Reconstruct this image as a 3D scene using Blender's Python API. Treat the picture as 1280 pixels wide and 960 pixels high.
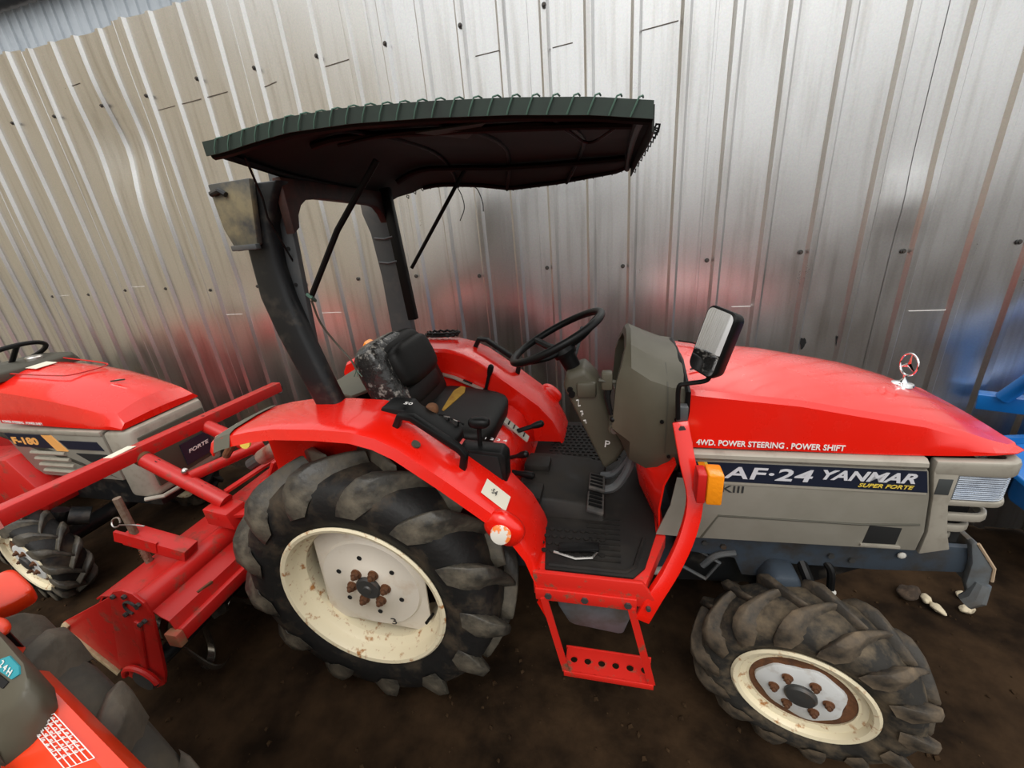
import bpy, bmesh, math, random
from mathutils import Vector, Matrix, noise
random.seed(7)
for o in list(bpy.data.objects): bpy.data.objects.remove(o)
SC = bpy.context.scene
COL = SC.collection
PI = math.pi
# ------------------------------------------------------------------ camera
R = ((0.96621, 0.24389, -0.08338), (0.01471, -0.37514, -0.92685), (-0.25733, 0.89431, -0.36605))
cam_d = bpy.data.cameras.new('camera'); cam = bpy.data.objects.new('camera', cam_d); COL.objects.link(cam)
cam_d.sensor_width = 36.0; cam_d.lens = 521.56 / 1280 * 36.0; cam_d.clip_start = 0.02; cam_d.clip_end = 200
cam.matrix_world = Matrix(((R[0][0], -R[1][0], -R[2][0], 0), (R[0][1], -R[1][1], -R[2][1], 0), (R[0][2], -R[1][2], -R[2][2], 1.787), (0, 0, 0, 1)))
SC.camera = cam
# ------------------------------------------------------------------ sky and light
W = bpy.data.worlds.new('overcast_sky'); SC.world = W; W.use_nodes = True
nt = W.node_tree; nt.nodes.clear()
out = nt.nodes.new('ShaderNodeOutputWorld'); bg = nt.nodes.new('ShaderNodeBackground')
tc = nt.nodes.new('ShaderNodeTexCoord'); sx = nt.nodes.new('ShaderNodeSeparateXYZ'); rp = nt.nodes.new('ShaderNodeValToRGB')
nt.links.new(tc.outputs['Generated'], sx.inputs[0]); nt.links.new(sx.outputs['Z'], rp.inputs[0])
e = rp.color_ramp.elements
e[0].position = 0.0; e[0].color = (0.42, 0.40, 0.38, 1)
e[1].position = 1.0; e[1].color = (1.0, 1.0, 1.0, 1)
k = e.new(0.22); k.color = (0.86, 0.87, 0.86, 1)
nt.links.new(rp.outputs[0], bg.inputs['Color']); bg.inputs['Strength'].default_value = 1.0
nt.links.new(bg.outputs[0], out.inputs['Surface'])
sun_d = bpy.data.lights.new('sun', 'SUN'); sun_d.energy = 1.2; sun_d.angle = math.radians(40); sun_d.color = (1.0, 0.97, 0.92)
sun = bpy.data.objects.new('sun', sun_d); COL.objects.link(sun); sun.rotation_euler = (math.radians(38), 0, math.radians(15))
SC.view_settings.view_transform = 'Standard'; SC.view_settings.look = 'None'
SC.view_settings.gamma = 1.0; SC.view_settings.use_curve_mapping = False
SC.view_settings.exposure = 0.35

# ------------------------------------------------------------------ materials
def mat(name, col, rough=0.5, metal=0.0, col2=None, scale=8.0, lo=0.45, hi=0.7, bump=0.0, bscale=40.0, coat=0.0, rough2=None,
        spec=None, stretch=None, trans=0.0, detail=5.0, emit=None):
    m = bpy.data.materials.new(name); m.use_nodes = True
    t = m.node_tree; b = t.nodes['Principled BSDF']; L = t.links.new
    b.inputs['Base Color'].default_value = (*col, 1); b.inputs['Roughness'].default_value = rough; b.inputs['Metallic'].default_value = metal
    if coat: b.inputs['Coat Weight'].default_value = coat; b.inputs['Coat Roughness'].default_value = 0.07
    if spec is not None: b.inputs['Specular IOR Level'].default_value = spec
    if trans: b.inputs['Transmission Weight'].default_value = trans
    if col2 is not None or bump:
        co = t.nodes.new('ShaderNodeTexCoord'); mp = t.nodes.new('ShaderNodeMapping'); L(co.outputs['Object'], mp.inputs[0])
        if stretch: mp.inputs['Scale'].default_value = stretch
    if col2 is not None:
        n = t.nodes.new('ShaderNodeTexNoise'); n.inputs['Scale'].default_value = scale; n.inputs['Detail'].default_value = detail; n.inputs['Roughness'].default_value = 0.62
        L(mp.outputs[0], n.inputs['Vector'])
        r = t.nodes.new('ShaderNodeValToRGB'); r.color_ramp.elements[0].position = lo; r.color_ramp.elements[1].position = hi
        r.color_ramp.elements[0].color = (*col, 1); r.color_ramp.elements[1].color = (*col2, 1)
        L(n.outputs['Fac'], r.inputs[0]); L(r.outputs[0], b.inputs['Base Color'])
        if rough2 is not None:
            rr = t.nodes.new('ShaderNodeMapRange'); rr.inputs['From Min'].default_value = lo; rr.inputs['From Max'].default_value = hi
            rr.inputs['To Min'].default_value = rough; rr.inputs['To Max'].default_value = rough2
            L(n.outputs['Fac'], rr.inputs['Value']); L(rr.outputs[0], b.inputs['Roughness'])
    if bump:
        n2 = t.nodes.new('ShaderNodeTexNoise'); n2.inputs['Scale'].default_value = bscale; n2.inputs['Detail'].default_value = 4
        L(mp.outputs[0], n2.inputs['Vector']); bp = t.nodes.new('ShaderNodeBump'); bp.inputs['Strength'].default_value = bump; bp.inputs['Distance'].default_value = 0.01
        L(n2.outputs['Fac'], bp.inputs['Height']); L(bp.outputs[0], b.inputs['Normal'])
    return m
RED = mat('red_paint', (0.80, 0.010, 0.003), 0.26, coat=0.6, col2=(0.72, 0.014, 0.006), scale=6, lo=0.5, hi=0.8, rough2=0.38)
REDOLD = mat('worn_red_paint', (0.54, 0.014, 0.011), 0.36, col2=(0.24, 0.05, 0.03), scale=16, lo=0.56, hi=0.72, rough2=0.6)
REDRUST = mat('scuffed_red_paint', (0.66, 0.02, 0.012), 0.4, col2=(0.16, 0.07, 0.035), scale=22, lo=0.56, hi=0.68, rough2=0.75)
ORANGERED = mat('orange_red_paint', (0.85, 0.045, 0.006), 0.3, coat=0.4)
GREIGE = mat('warm_grey_paint', (0.25, 0.235, 0.198), 0.36, col2=(0.205, 0.19, 0.155), scale=5, lo=0.4, hi=0.7, coat=0.15)
SILVER = mat('silver_grey_paint', (0.40, 0.37, 0.31), 0.36, metal=0.25, col2=(0.30, 0.27, 0.22), scale=18, lo=0.5, hi=0.75)
OLIVE = mat('olive_grey_plastic', (0.090, 0.081, 0.056), 0.5, col2=(0.078, 0.070, 0.048), scale=8, lo=0.4, hi=0.7)
OLIVED = mat('dark_olive_plastic', (0.06, 0.056, 0.04), 0.55)
BLACK = mat('black_plastic', (0.005, 0.005, 0.005), 0.42, spec=0.22)
SOOT = mat('black_void', (0.004, 0.004, 0.004), 0.9)
BLKMET = mat('black_painted_steel', (0.010, 0.011, 0.012), 0.4, spec=0.4, col2=(0.075, 0.062, 0.048), scale=11, lo=0.52, hi=0.78, rough2=0.65)
BLKGREY = mat('grey_painted_steel', (0.07, 0.075, 0.078), 0.45, col2=(0.12, 0.11, 0.10), scale=12, lo=0.5, hi=0.8)
BLUEGREY = mat('blue_grey_paint', (0.040, 0.054, 0.072), 0.5, col2=(0.030, 0.025, 0.020), scale=9, lo=0.46, hi=0.66, rough2=0.8)
DUSTBLUE = mat('dusty_blue_grey', (0.11, 0.125, 0.135), 0.5, col2=(0.075, 0.055, 0.035), scale=7, lo=0.45, hi=0.7, rough2=0.8)
RUBBER = mat('muddy_tyre_rubber', (0.011, 0.0105, 0.010), 0.6, spec=0.35, col2=(0.10, 0.072, 0.044), scale=7, lo=0.50, hi=0.80, rough2=0.9, bump=0.35, bscale=28)
RUBSIDE = mat('tyre_side_rubber', (0.016, 0.0155, 0.0145), 0.5, col2=(0.055, 0.045, 0.032), scale=5, lo=0.5, hi=0.8, rough2=0.85, bump=0.15, bscale=30)
LUGM = mat('worn_lug_rubber', (0.040, 0.037, 0.031), 0.42, spec=0.45, col2=(0.165, 0.140, 0.100), scale=9, lo=0.42, hi=0.72, rough2=0.85, bump=0.3, bscale=45)
LUGMUD = mat('mud_caked_lug_rubber', (0.035, 0.030, 0.024), 0.6, spec=0.35, col2=(0.17, 0.125, 0.08), scale=9, lo=0.42, hi=0.7, rough2=0.9, bump=0.35, bscale=40)
CREAM = mat('cream_rim_paint', (0.80, 0.71, 0.50), 0.42, col2=(0.40, 0.17, 0.045), scale=30, lo=0.56, hi=0.68, rough2=0.8)
WHITEP = mat('white_disc_paint', (0.74, 0.68, 0.58), 0.45, col2=(0.56, 0.42, 0.28), scale=9, lo=0.55, hi=0.85)
WHITEP2 = mat('pale_disc_paint', (0.66, 0.67, 0.66), 0.45, col2=(0.40, 0.34, 0.28), scale=16, lo=0.55, hi=0.8)
RUST = mat('brown_rust', (0.16, 0.062, 0.022), 0.85, col2=(0.07, 0.03, 0.014), scale=30, lo=0.4, hi=0.7, bump=0.4, bscale=60)
HUBM = mat('dark_hub_steel', (0.07, 0.07, 0.068), 0.45, metal=0.4, col2=(0.12, 0.07, 0.04), scale=25, lo=0.55, hi=0.8)
CHROME = mat('chrome', (0.85, 0.85, 0.86), 0.08, metal=1.0)
STEEL = mat('bright_steel', (0.55, 0.53, 0.50), 0.35, metal=1.0)
VINYL = mat('black_seat_vinyl', (0.006, 0.0055, 0.005), 0.5, spec=0.2, col2=(0.018, 0.016, 0.014), scale=7, lo=0.5, hi=0.8, bump=0.12, bscale=14)
TAPE = mat('clear_packing_tape', (0.022, 0.021, 0.020), 0.15, col2=(0.30, 0.28, 0.25), scale=26, lo=0.54, hi=0.64, bump=0.6, bscale=35)  # pale specks are highlights painted into the dark tape colour
FOAM = mat('yellow_seat_foam', (0.42, 0.24, 0.03), 0.9, col2=(0.28, 0.13, 0.02), scale=30, lo=0.4, hi=0.7)
MATRUB = mat('floor_mat_rubber', (0.012, 0.011, 0.010), 0.55, spec=0.22, col2=(0.028, 0.024, 0.019), scale=7, lo=0.45, hi=0.75, rough2=0.8)
TARP = mat('dark_tarpaulin', (0.026, 0.030, 0.028), 0.8, spec=0.2, col2=(0.038, 0.036, 0.033), scale=4, lo=0.4, hi=0.7)
TARPG = mat('green_tarpaulin_hem', (0.020, 0.038, 0.028), 0.6, col2=(0.014, 0.022, 0.018), scale=9, lo=0.4, hi=0.7)
TWINE = mat('green_twine', (0.07, 0.14, 0.105), 0.8)
MIRROR = mat('mirror_glass', (0.9, 0.9, 0.9), 0.02, metal=1.0)
AMBER = mat('amber_lens', (0.95, 0.30, 0.01), 0.2, coat=0.5, bump=0.2, bscale=80)
ORLENS = mat('orange_white_reflector', (0.78, 0.74, 0.66), 0.25, col2=(0.95, 0.25, 0.05), scale=22, lo=0.49, hi=0.53, coat=0.5)
HEADL = mat('ribbed_headlight_glass', (0.50, 0.55, 0.62), 0.12, metal=0.55, col2=(0.33, 0.37, 0.44), scale=20, coat=0.6)
NAVY = mat('dark_navy_decal', (0.012, 0.016, 0.032), 0.35)
INKW = mat('white_lettering', (0.85, 0.83, 0.80), 0.4)
INKS = mat('silver_lettering', (0.62, 0.62, 0.66), 0.4)
INKY = mat('yellow_lettering', (0.75, 0.55, 0.08), 0.4)
INKO = mat('orange_lettering', (0.88, 0.42, 0.12), 0.4)
INKD = mat('dark_lettering', (0.03, 0.03, 0.03), 0.5)
PAPER = mat('cream_sticker', (0.80, 0.76, 0.62), 0.5)
TEAL = mat('teal_label', (0.02, 0.30, 0.36), 0.4)
WHITEL = mat('white_label', (0.75, 0.75, 0.70), 0.45)
BLUE = mat('bright_blue_paint', (0.006, 0.16, 0.52), 0.38, coat=0.25, col2=(0.01, 0.12, 0.40), scale=8, lo=0.5, hi=0.8)
GREYTAPE = mat('grey_tape', (0.12, 0.115, 0.085), 0.6)
CAPM = mat('white_cap_plastic', (0.70, 0.68, 0.62), 0.4)
STONEM = mat('pale_stone', (0.55, 0.47, 0.33), 0.8, col2=(0.20, 0.15, 0.10), scale=25, lo=0.5, hi=0.7)

# ------------------------------------------------------------------ geometry helpers
class G:
    def __init__(s): s.bm = bmesh.new()
    def box(s, c, sz, rot=None):
        m = Matrix.Translation(c) @ (rot.to_4x4() if rot else Matrix.Identity(4)) @ Matrix.Diagonal((*sz, 1))
        bmesh.ops.create_cube(s.bm, size=1, matrix=m); return s
    def hexa(s, p):                      # 8 points: bottom ring then top ring
        v = [s.bm.verts.new(q) for q in p]
        for f in ((3, 2, 1, 0), (4, 5, 6, 7), (0, 1, 5, 4), (1, 2, 6, 5), (2, 3, 7, 6), (3, 0, 4, 7)): s.bm.faces.new([v[i] for i in f])
        return s
    def bar(s, a, b, w, h, up=(0, 0, 1)):
        a = Vector(a); b = Vector(b); d = (b - a).normalized(); u = Vector(up); x = d.cross(u).normalized(); y = x.cross(d).normalized()
        rings = [[p + x * (i * w / 2) + y * (j * h / 2) for i, j in ((-1, -1), (1, -1), (1, 1), (-1, 1))] for p in (a, b)]
        return s.loft(rings)
    def loft(s, rings, cap=True, closed=True, loop=False):
        V = [[s.bm.verts.new(p) for p in r] for r in rings]; n = len(V[0])
        pairs = list(zip(V, V[1:])) + ([(V[-1], V[0])] if loop else [])
        for A, B in pairs:
            for i in range(n if closed else n - 1):
                j = (i + 1) % n
                s.bm.faces.new((A[i], A[j], B[j], B[i]))
        if cap and closed and not loop:
            s.bm.faces.new(list(reversed(V[0]))); s.bm.faces.new(V[-1])
        return s
    def tube(s, pts, r, n=10, loop=False):
        P = [Vector(p) for p in pts]; m = len(P); rr = r if isinstance(r, (list, tuple)) else [r] * m
        T = []
        for i in range(m):
            a = P[i - 1] if (i > 0 or loop) else P[i]; b = P[(i + 1) % m] if (i < m - 1 or loop) else P[i]
            T.append((b - a).normalized())
        u = Vector((0, 0, 1)) if abs(T[0].z) < 0.9 else Vector((1, 0, 0)); x = T[0].cross(u).normalized(); rings = []
        for i in range(m):
            x = (x - T[i] * x.dot(T[i])).normalized(); y = T[i].cross(x)
            rings.append([P[i] + (x * math.cos(2 * PI * q / n) + y * math.sin(2 * PI * q / n)) * rr[i] for q in range(n)])
        return s.loft(rings, loop=loop)
    def prism(s, poly, axis, a, b):
        f = {'u': lambda p, t: (t, p[0], p[1]), 'v': lambda p, t: (p[0], t, p[1]), 'w': lambda p, t: (p[0], p[1], t)}[axis]
        return s.loft([[f(p, a) for p in poly], [f(p, b) for p in poly]])
    def lathe(s, prof, n=48, c=(0, 0, 0), closed=False):   # prof: (radius, y) about the y axis
        c = Vector(c)
        rings = [[c + Vector((r * math.sin(2 * PI * i / n), y, r * math.cos(2 * PI * i / n))) for r, y in prof] for i in range(n)]
        V = [[s.bm.verts.new(p) for p in r] for r in rings]; m = len(prof)
        for i in range(n):
            A, B = V[i], V[(i + 1) % n]
            for j in range(m if closed else m - 1):
                q = (j + 1) % m
                s.bm.faces.new((A[j], A[q], B[q], B[j]))
        return s
    def disc(s, c, nrm, r, t, n=20):
        c = Vector(c); q = Vector(nrm).normalized().to_track_quat('Z', 'Y').to_matrix()
        return s.loft([[c + q @ Vector((r * math.cos(2 * PI * i / n), r * math.sin(2 * PI * i / n), z)) for i in range(n)] for z in (-t / 2, t / 2)])
    def ball(s, c, r, sub=2, sc=(1, 1, 1)):
        bmesh.ops.create_icosphere(s.bm, subdivisions=sub, radius=1, matrix=Matrix.Translation(c) @ Matrix.Diagonal((r * sc[0], r * sc[1], r * sc[2], 1))); return s
    def sheet(s, grid, t=0.0):
        b = bmesh.new(); V = [[b.verts.new(p) for p in r] for r in grid]
        for A, B in zip(V, V[1:]):
            for i in range(len(A) - 1): b.faces.new((A[i], A[i + 1], B[i + 1], B[i]))
        bmesh.ops.recalc_face_normals(b, faces=b.faces)
        if t: bmesh.ops.solidify(b, geom=list(b.faces), thickness=t)
        me = bpy.data.meshes.new('tmp'); b.to_mesh(me); b.free(); s.bm.from_mesh(me); bpy.data.meshes.remove(me); return s
    def mesh(s, name, m, bevel=0.0, seg=2, angle=35, smooth=True, sub=0):
        bm = s.bm
        bmesh.ops.recalc_face_normals(bm, faces=bm.faces)
        if bevel:
            bmesh.ops.remove_doubles(bm, verts=bm.verts, dist=1e-5)
            ed = [e for e in bm.edges if len(e.link_faces) == 2 and e.calc_face_angle(0) > math.radians(28)]
            bmesh.ops.bevel(bm, geom=ed, offset=bevel, segments=seg, profile=0.5, affect='EDGES', clamp_overlap=True)
            bmesh.ops.recalc_face_normals(bm, faces=bm.faces)
        me = bpy.data.meshes.new(name); bm.to_mesh(me); bm.free(); me.materials.append(m)
        if smooth:
            for p in me.polygons: p.use_smooth = True
            me.set_sharp_from_angle(angle=math.radians(angle))
        return me
    def end(s, name, m, parent=None, label=None, **k):
        return put(name, s.mesh(name, m, **k), parent, label)
def put(name, me, parent=None, label=None, loc=None, rot=None):
    o = bpy.data.objects.new(name, me); COL.objects.link(o)
    if parent: o.parent = parent
    if label: o['label'] = label
    if loc is not None: o.location = loc
    if rot is not None: o.rotation_euler = rot
    return o
def thing(name, label, cat, loc=(0, 0, 0), rz=0.0, group=None):
    o = bpy.data.objects.new(name, None); COL.objects.link(o); o.location = loc; o.rotation_euler = (0, 0, rz); o.empty_display_size = 0.2
    o['label'] = label; o['category'] = cat
    if group: o['group'] = group
    return o
def tag(o, label, cat, group=None):
    o['label'] = label; o['category'] = cat
    if group: o['group'] = group
    return o
def stuff(o): o['kind'] = 'stuff'; return o
def interp(xs, ys, x):
    if x <= xs[0]: return ys[0]
    for a, b, c, d in zip(xs, xs[1:], ys, ys[1:]):
        if x <= b: return c + (d - c) * (x - a) / (b - a)
    return ys[-1]
def arc(cx, cy, r, a0, a1, n): return [(cx + r * math.cos(math.radians(a0 + (a1 - a0) * i / n)), cy + r * math.sin(math.radians(a0 + (a1 - a0) * i / n))) for i in range(n + 1)]
def smoothp(pts, n=6):                       # Catmull-Rom through points
    P = [Vector(p) for p in pts]; P = [2 * P[0] - P[1]] + P + [2 * P[-1] - P[-2]]; o = []
    for i in range(1, len(P) - 2):
        a, b, c, d = P[i - 1:i + 3]
        for q in range(n):
            t = q / n; o.append(0.5 * ((2 * b) + (c - a) * t + (2 * a - 5 * b + 4 * c - d) * t * t + (3 * b - a - 3 * c + d) * t ** 3))
    o.append(P[-2]); return o
def text(name, body, m, parent, origin, xdir, ydir, width, height, shear=0.0, bold=0.0, space=1.0, depth=0.0012):
    cu = bpy.data.curves.new('t', 'FONT'); cu.body = body; cu.shear = shear; cu.offset = bold; cu.space_character = space; cu.resolution_u = 3; cu.extrude = 0.01
    tmp = bpy.data.objects.new('t', cu); COL.objects.link(tmp); bpy.context.view_layer.update()
    me = bpy.data.meshes.new_from_object(tmp.evaluated_get(bpy.context.evaluated_depsgraph_get()))
    bpy.data.objects.remove(tmp); bpy.data.curves.remove(cu)
    xs = [v.co.x for v in me.vertices]; ys = [v.co.y for v in me.vertices]; x0, x1, y0, y1 = min(xs), max(xs), min(ys), max(ys)
    X = Vector(xdir).normalized(); Y = Vector(ydir).normalized(); N = X.cross(Y).normalized(); O = Vector(origin)
    b = bmesh.new(); b.from_mesh(me)
    for v in b.verts: v.co = O + X * ((v.co.x - x0) / (x1 - x0) * width) + Y * ((v.co.y - y0) / (y1 - y0) * height) + N * (depth + v.co.z * 0.05)
    b.to_mesh(me); b.free(); me.name = name; me.materials.clear(); me.materials.append(m)
    return put(name, me, parent)
# ------------------------------------------------------------------ setting: dirt floor, tin wall, taller wall behind
DIRT = mat('damp_dirt', (0.042, 0.024, 0.012), 0.9, col2=(0.011, 0.0065, 0.0036), scale=3.2, lo=0.38, hi=0.62, bump=1.0, bscale=11, spec=0.08, detail=9)
def axis_pts(far0, a, b, st, far1):
    n = int((b - a) / st); return far0 + [a + (b - a) * i / n for i in range(n + 1)] + far1
fx = axis_pts([-45, -25, -14, -9], -6, 5, 0.05, [8, 14, 25, 45]); fy = axis_pts([-45, -25, -12, -6, -3], -1.2, 2.3, 0.05, [2.6, 4, 7.5])
g = G(); VV = []
for y in fy:
    row = []
    for x in fx:
        q = Vector((x, y, 0)); near = 1 if -6 <= x <= 5 and -1.2 <= y <= 2.3 else 0
        z = near * (0.022 * noise.fractal(q * 1.6, 1.0, 2.0, 4) + 0.010 * noise.noise(q * 11)) - 0.012
        row.append(g.bm.verts.new((x, y, min(z, 0.006))))
    VV.append(row)
for A, B in zip(VV, VV[1:]):
    for i in range(len(A) - 1): g.bm.faces.new((A[i], A[i + 1], B[i + 1], B[i]))
fl = g.end('floor', DIRT, angle=180); fl['kind'] = 'structure'

def galv(name, col, rough):
    m = mat(name, col, rough, metal=1.0)
    t = m.node_tree; b = t.nodes['Principled BSDF']; L = t.links.new
    co = t.nodes.new('ShaderNodeTexCoord'); mp = t.nodes.new('ShaderNodeMapping'); mp.inputs['Scale'].default_value = (1, 1, 0.35); L(co.outputs['Object'], mp.inputs[0])
    vo = t.nodes.new('ShaderNodeTexNoise'); vo.inputs['Scale'].default_value = 130; vo.inputs['Detail'].default_value = 4; L(co.outputs['Object'], vo.inputs['Vector'])
    n1 = t.nodes.new('ShaderNodeTexNoise'); n1.inputs['Scale'].default_value = 9; n1.inputs['Detail'].default_value = 7; L(mp.outputs[0], n1.inputs['Vector'])
    mp2 = t.nodes.new('ShaderNodeMapping'); mp2.inputs['Scale'].default_value = (8, 8, 0.5); L(co.outputs['Object'], mp2.inputs[0])
    n2 = t.nodes.new('ShaderNodeTexNoise'); n2.inputs['Scale'].default_value = 3; n2.inputs['Detail'].default_value = 5; L(mp2.outputs[0], n2.inputs['Vector'])
    mr = t.nodes.new('ShaderNodeMapRange'); mr.inputs['From Min'].default_value = 0.3; mr.inputs['From Max'].default_value = 0.75
    mr.inputs['To Min'].default_value = rough - 0.02; mr.inputs['To Max'].default_value = rough + 0.06; L(n1.outputs['Fac'], mr.inputs['Value'])
    ad = t.nodes.new('ShaderNodeMath'); ad.operation = 'MULTIPLY_ADD'; ad.inputs[1].default_value = 0.03; L(vo.outputs['Color'], ad.inputs[0]); L(mr.outputs[0], ad.inputs[2])
    L(ad.outputs[0], b.inputs['Roughness'])
    r = t.nodes.new('ShaderNodeValToRGB'); r.color_ramp.elements[0].position = 0.50; r.color_ramp.elements[1].position = 0.74
    r.color_ramp.elements[0].color = (*col, 1); r.color_ramp.elements[1].color = (col[0] * 0.80, col[1] * 0.75, col[2] * 0.68, 1); L(n2.outputs['Fac'], r.inputs[0])
    mx = t.nodes.new('ShaderNodeMix'); mx.data_type = 'RGBA'; mx.blend_type = 'MULTIPLY'; mx.inputs['Factor'].default_value = 0.30
    L(r.outputs[0], mx.inputs['A']); L(vo.outputs['Color'], mx.inputs['B'])
    hs = t.nodes.new('ShaderNodeHueSaturation'); hs.inputs['Saturation'].default_value = 0.35; L(mx.outputs['Result'], hs.inputs['Color']); L(hs.outputs[0], b.inputs['Base Color'])
    return m
GALV = galv('galvanised_sheet', (0.84, 0.84, 0.83), 0.28)
GALVW = galv('reflection_tinted_sheet', (0.82, 0.79, 0.72), 0.29)  # left sheets: warm tint paints a beige reflection into the metal colour
WY = 2.4; WH = 3.05
def ribx(k): return -0.1745 + (0.2085 if k > 0 else 0.2037) * k
wall = bpy.data.objects.new('wall_back', None); COL.objects.link(wall); wall['kind'] = 'structure'; wall.location = (0, WY, 0)
def wall_dy(x, z):
    q = Vector((x * 1.5, z * 0.8, 3.1))
    d = 0.007 * noise.fractal(q, 1.0, 2.0, 3)
    for cx, cz, rx, rz, a in ((-3.20, 2.44, 0.22, 0.24, 0.060), (-2.55, 1.50, 0.22, 0.2, 0.014), (-1.0, 1.1, 0.5, 0.3, 0.008), (1.2, 1.72, 0.10, 0.10, -0.012), (-2.1, 1.75, 0.25, 0.3, 0.01)):
        d += a * math.exp(-((x - cx) / rx) ** 2 - ((z - cz) / rz) ** 2)
    return d
rows = [WH * i / 40 for i in range(41)]
screw_me = None
for k0 in range(-41, 22, 4):
    xs = []
    xa, xb = ribx(k0) - 0.092, ribx(k0 + 4) - 0.080
    xs.append((xa, -0.003)); xs.append((xa + 0.012, -0.003)); xs.append((xa + 0.014, 0))
    for k in range(k0, k0 + 4):
        c = ribx(k)
        for dx, dy in ((-0.060, 0), (-0.025, 0), (-0.012, -0.019), (0.012, -0.019), (0.025, 0), (0.062, 0)): xs.append((c + dx, dy))
        if k < k0 + 3: xs.append((c + 0.102, 0))
    xs.append((xb, 0.0))
    jag = random.uniform(-0.02, 0.01)
    g = G(); g.sheet([[(x, dy + wall_dy(x, z), z + (jag + 0.01 * noise.noise(Vector((x * 4, 0, 0))) if i == 40 else 0)) for x, dy in xs] for i, z in enumerate(rows)])
    g.end('sheet', GALVW if k0 < -6 else GALV, wall, angle=20)
g = G(); g.disc((0, -0.002, 0), (0, 1, 0), 0.011, 0.003, 12); g.disc((0, -0.007, 0), (0, 1, 0), 0.006, 0.008, 6)
screw_me = g.mesh('screw', HUBM)
for k in range(-21, 10, 2):
    for zz in (1.51, 2.68):
        x = ribx(k) - 0.045 + (0.05 if zz > 2 else 0.0)
        put('screw', screw_me, wall, loc=(x, wall_dy(x, zz) - 0.004 - (0.019 if abs(x - ribx(k)) < 0.02 else 0), zz + random.uniform(-0.02, 0.02)))
SCR = mat('dark_scribe_line', (0.10, 0.08, 0.06), 0.7); SCP = mat('pale_scribe_line', (0.75, 0.73, 0.70), 0.5)
for i, (xa, za, xb, zb) in enumerate(((-2.79, 2.590, -2.226, 2.610), (-3.472, 2.8, -3.34, 2.81), (-2.03, 2.59, -1.90, 2.61), (-1.57, 2.63, -1.41, 2.64), (-.726, 2.545, -.60, 2.55), (-.345, 2.52, -.25, 2.525), (.06, 2.52, .21, 2.53))):
    g = G(); g.bar((xa, wall_dy(xa, za) - .002, za), (xb, wall_dy(xb, zb) - .002, zb), .0022, .003); g.end('scribe_line', SCR, wall)
for xa, xb, z in ((-3.65, -3.48, 1.55), (-4.47, -4.31, 1.517), (-1.98, -1.82, 1.305), (.545, .635, 1.263), (1.325, 1.475, 1.217), (-2.82, -2.66, 1.316)):
    g = G(); g.bar((xa, wall_dy(xa, z) - .002, z), (xb, wall_dy(xb, z) - .002, z), .0022, .003); g.end('scribe_line', SCP, wall)
for x, z, r in ((1.057, 1.075, .018), (.902, 1.063, .020), (.863, 1.10, .011)):
    g = G(); P = [(x + r * (1 + .4 * math.sin(2.3 * t + x * 9)) * .6 * math.cos(t), wall_dy(x, z) - .0035, z + r * (1 + .3 * math.sin(3 * t)) * 1.5 * math.sin(t)) for t in [2 * PI * q / 14 for q in range(14)]]
    g.loft([P, [(a, b - .001, c) for a, b, c in P]]); g.end('torn_hole', SOOT, wall)
# tall plastered yard wall on the left, outside the frame; the tin sheets mirror it
PLAS = mat('tan_plaster', (0.76, 0.66, 0.50), 0.9, col2=(0.69, 0.60, 0.45), scale=1.5)
g = G(); g.box((-9.15, -7.0, 3.6), (.3, 17.5, 7.2)); g.box((-9.15, -7.0, 7.25), (.45, 17.6, .12)); wl = g.end('wall_left', PLAS); wl['kind'] = 'structure'
# taller sheet wall further back
GALVB = mat('pale_sheet', (0.52, 0.57, 0.62), 0.5, metal=0.2, col2=(0.44, 0.49, 0.54), scale=3)
wb = bpy.data.objects.new('wall_rear', None); COL.objects.link(wb); wb['kind'] = 'structure'; wb.location = (0, 7, 0)
for s0 in range(-19, 3):
    xs = []
    for q in range(4):
        c = s0 * 0.92 + q * 0.23
        for dx, dy in ((0, 0), (0.16, 0), (0.175, -0.03), (0.215, -0.03)): xs.append((c + dx, dy))
    xs.append((s0 * 0.92 + 0.93, 0))
    g = G(); g.sheet([[(x, dy, z) for x, dy in xs] for z in (0, 3, 6.0)]); g.end('sheet', GALVB, wb, smooth=False)
g = G(); g.box((-8, 6.9, 6.2), (24, 0.35, 0.35)); tr = g.end('trim_1', BLKMET); tr['kind'] = 'structure'

LUGDUST = mat('dusty_lug_rubber', (0.075, 0.065, 0.052), 0.7, spec=0.2, col2=(0.16, 0.13, 0.095), scale=7, lo=0.42, hi=0.75, bump=0.4, bscale=40)
RUBDUST = mat('dusty_tyre_rubber', (0.060, 0.055, 0.047), 0.7, spec=0.2, col2=(0.12, 0.10, 0.07), scale=6, lo=0.42, hi=0.75, bump=0.3, bscale=35)
MUDTYRE = mat('mud_smeared_tyre_rubber', (0.028, 0.026, 0.023), 0.7, spec=0.2, col2=(0.165, 0.125, 0.08), scale=11, lo=0.44, hi=0.72, bump=0.4, bscale=30)
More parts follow.
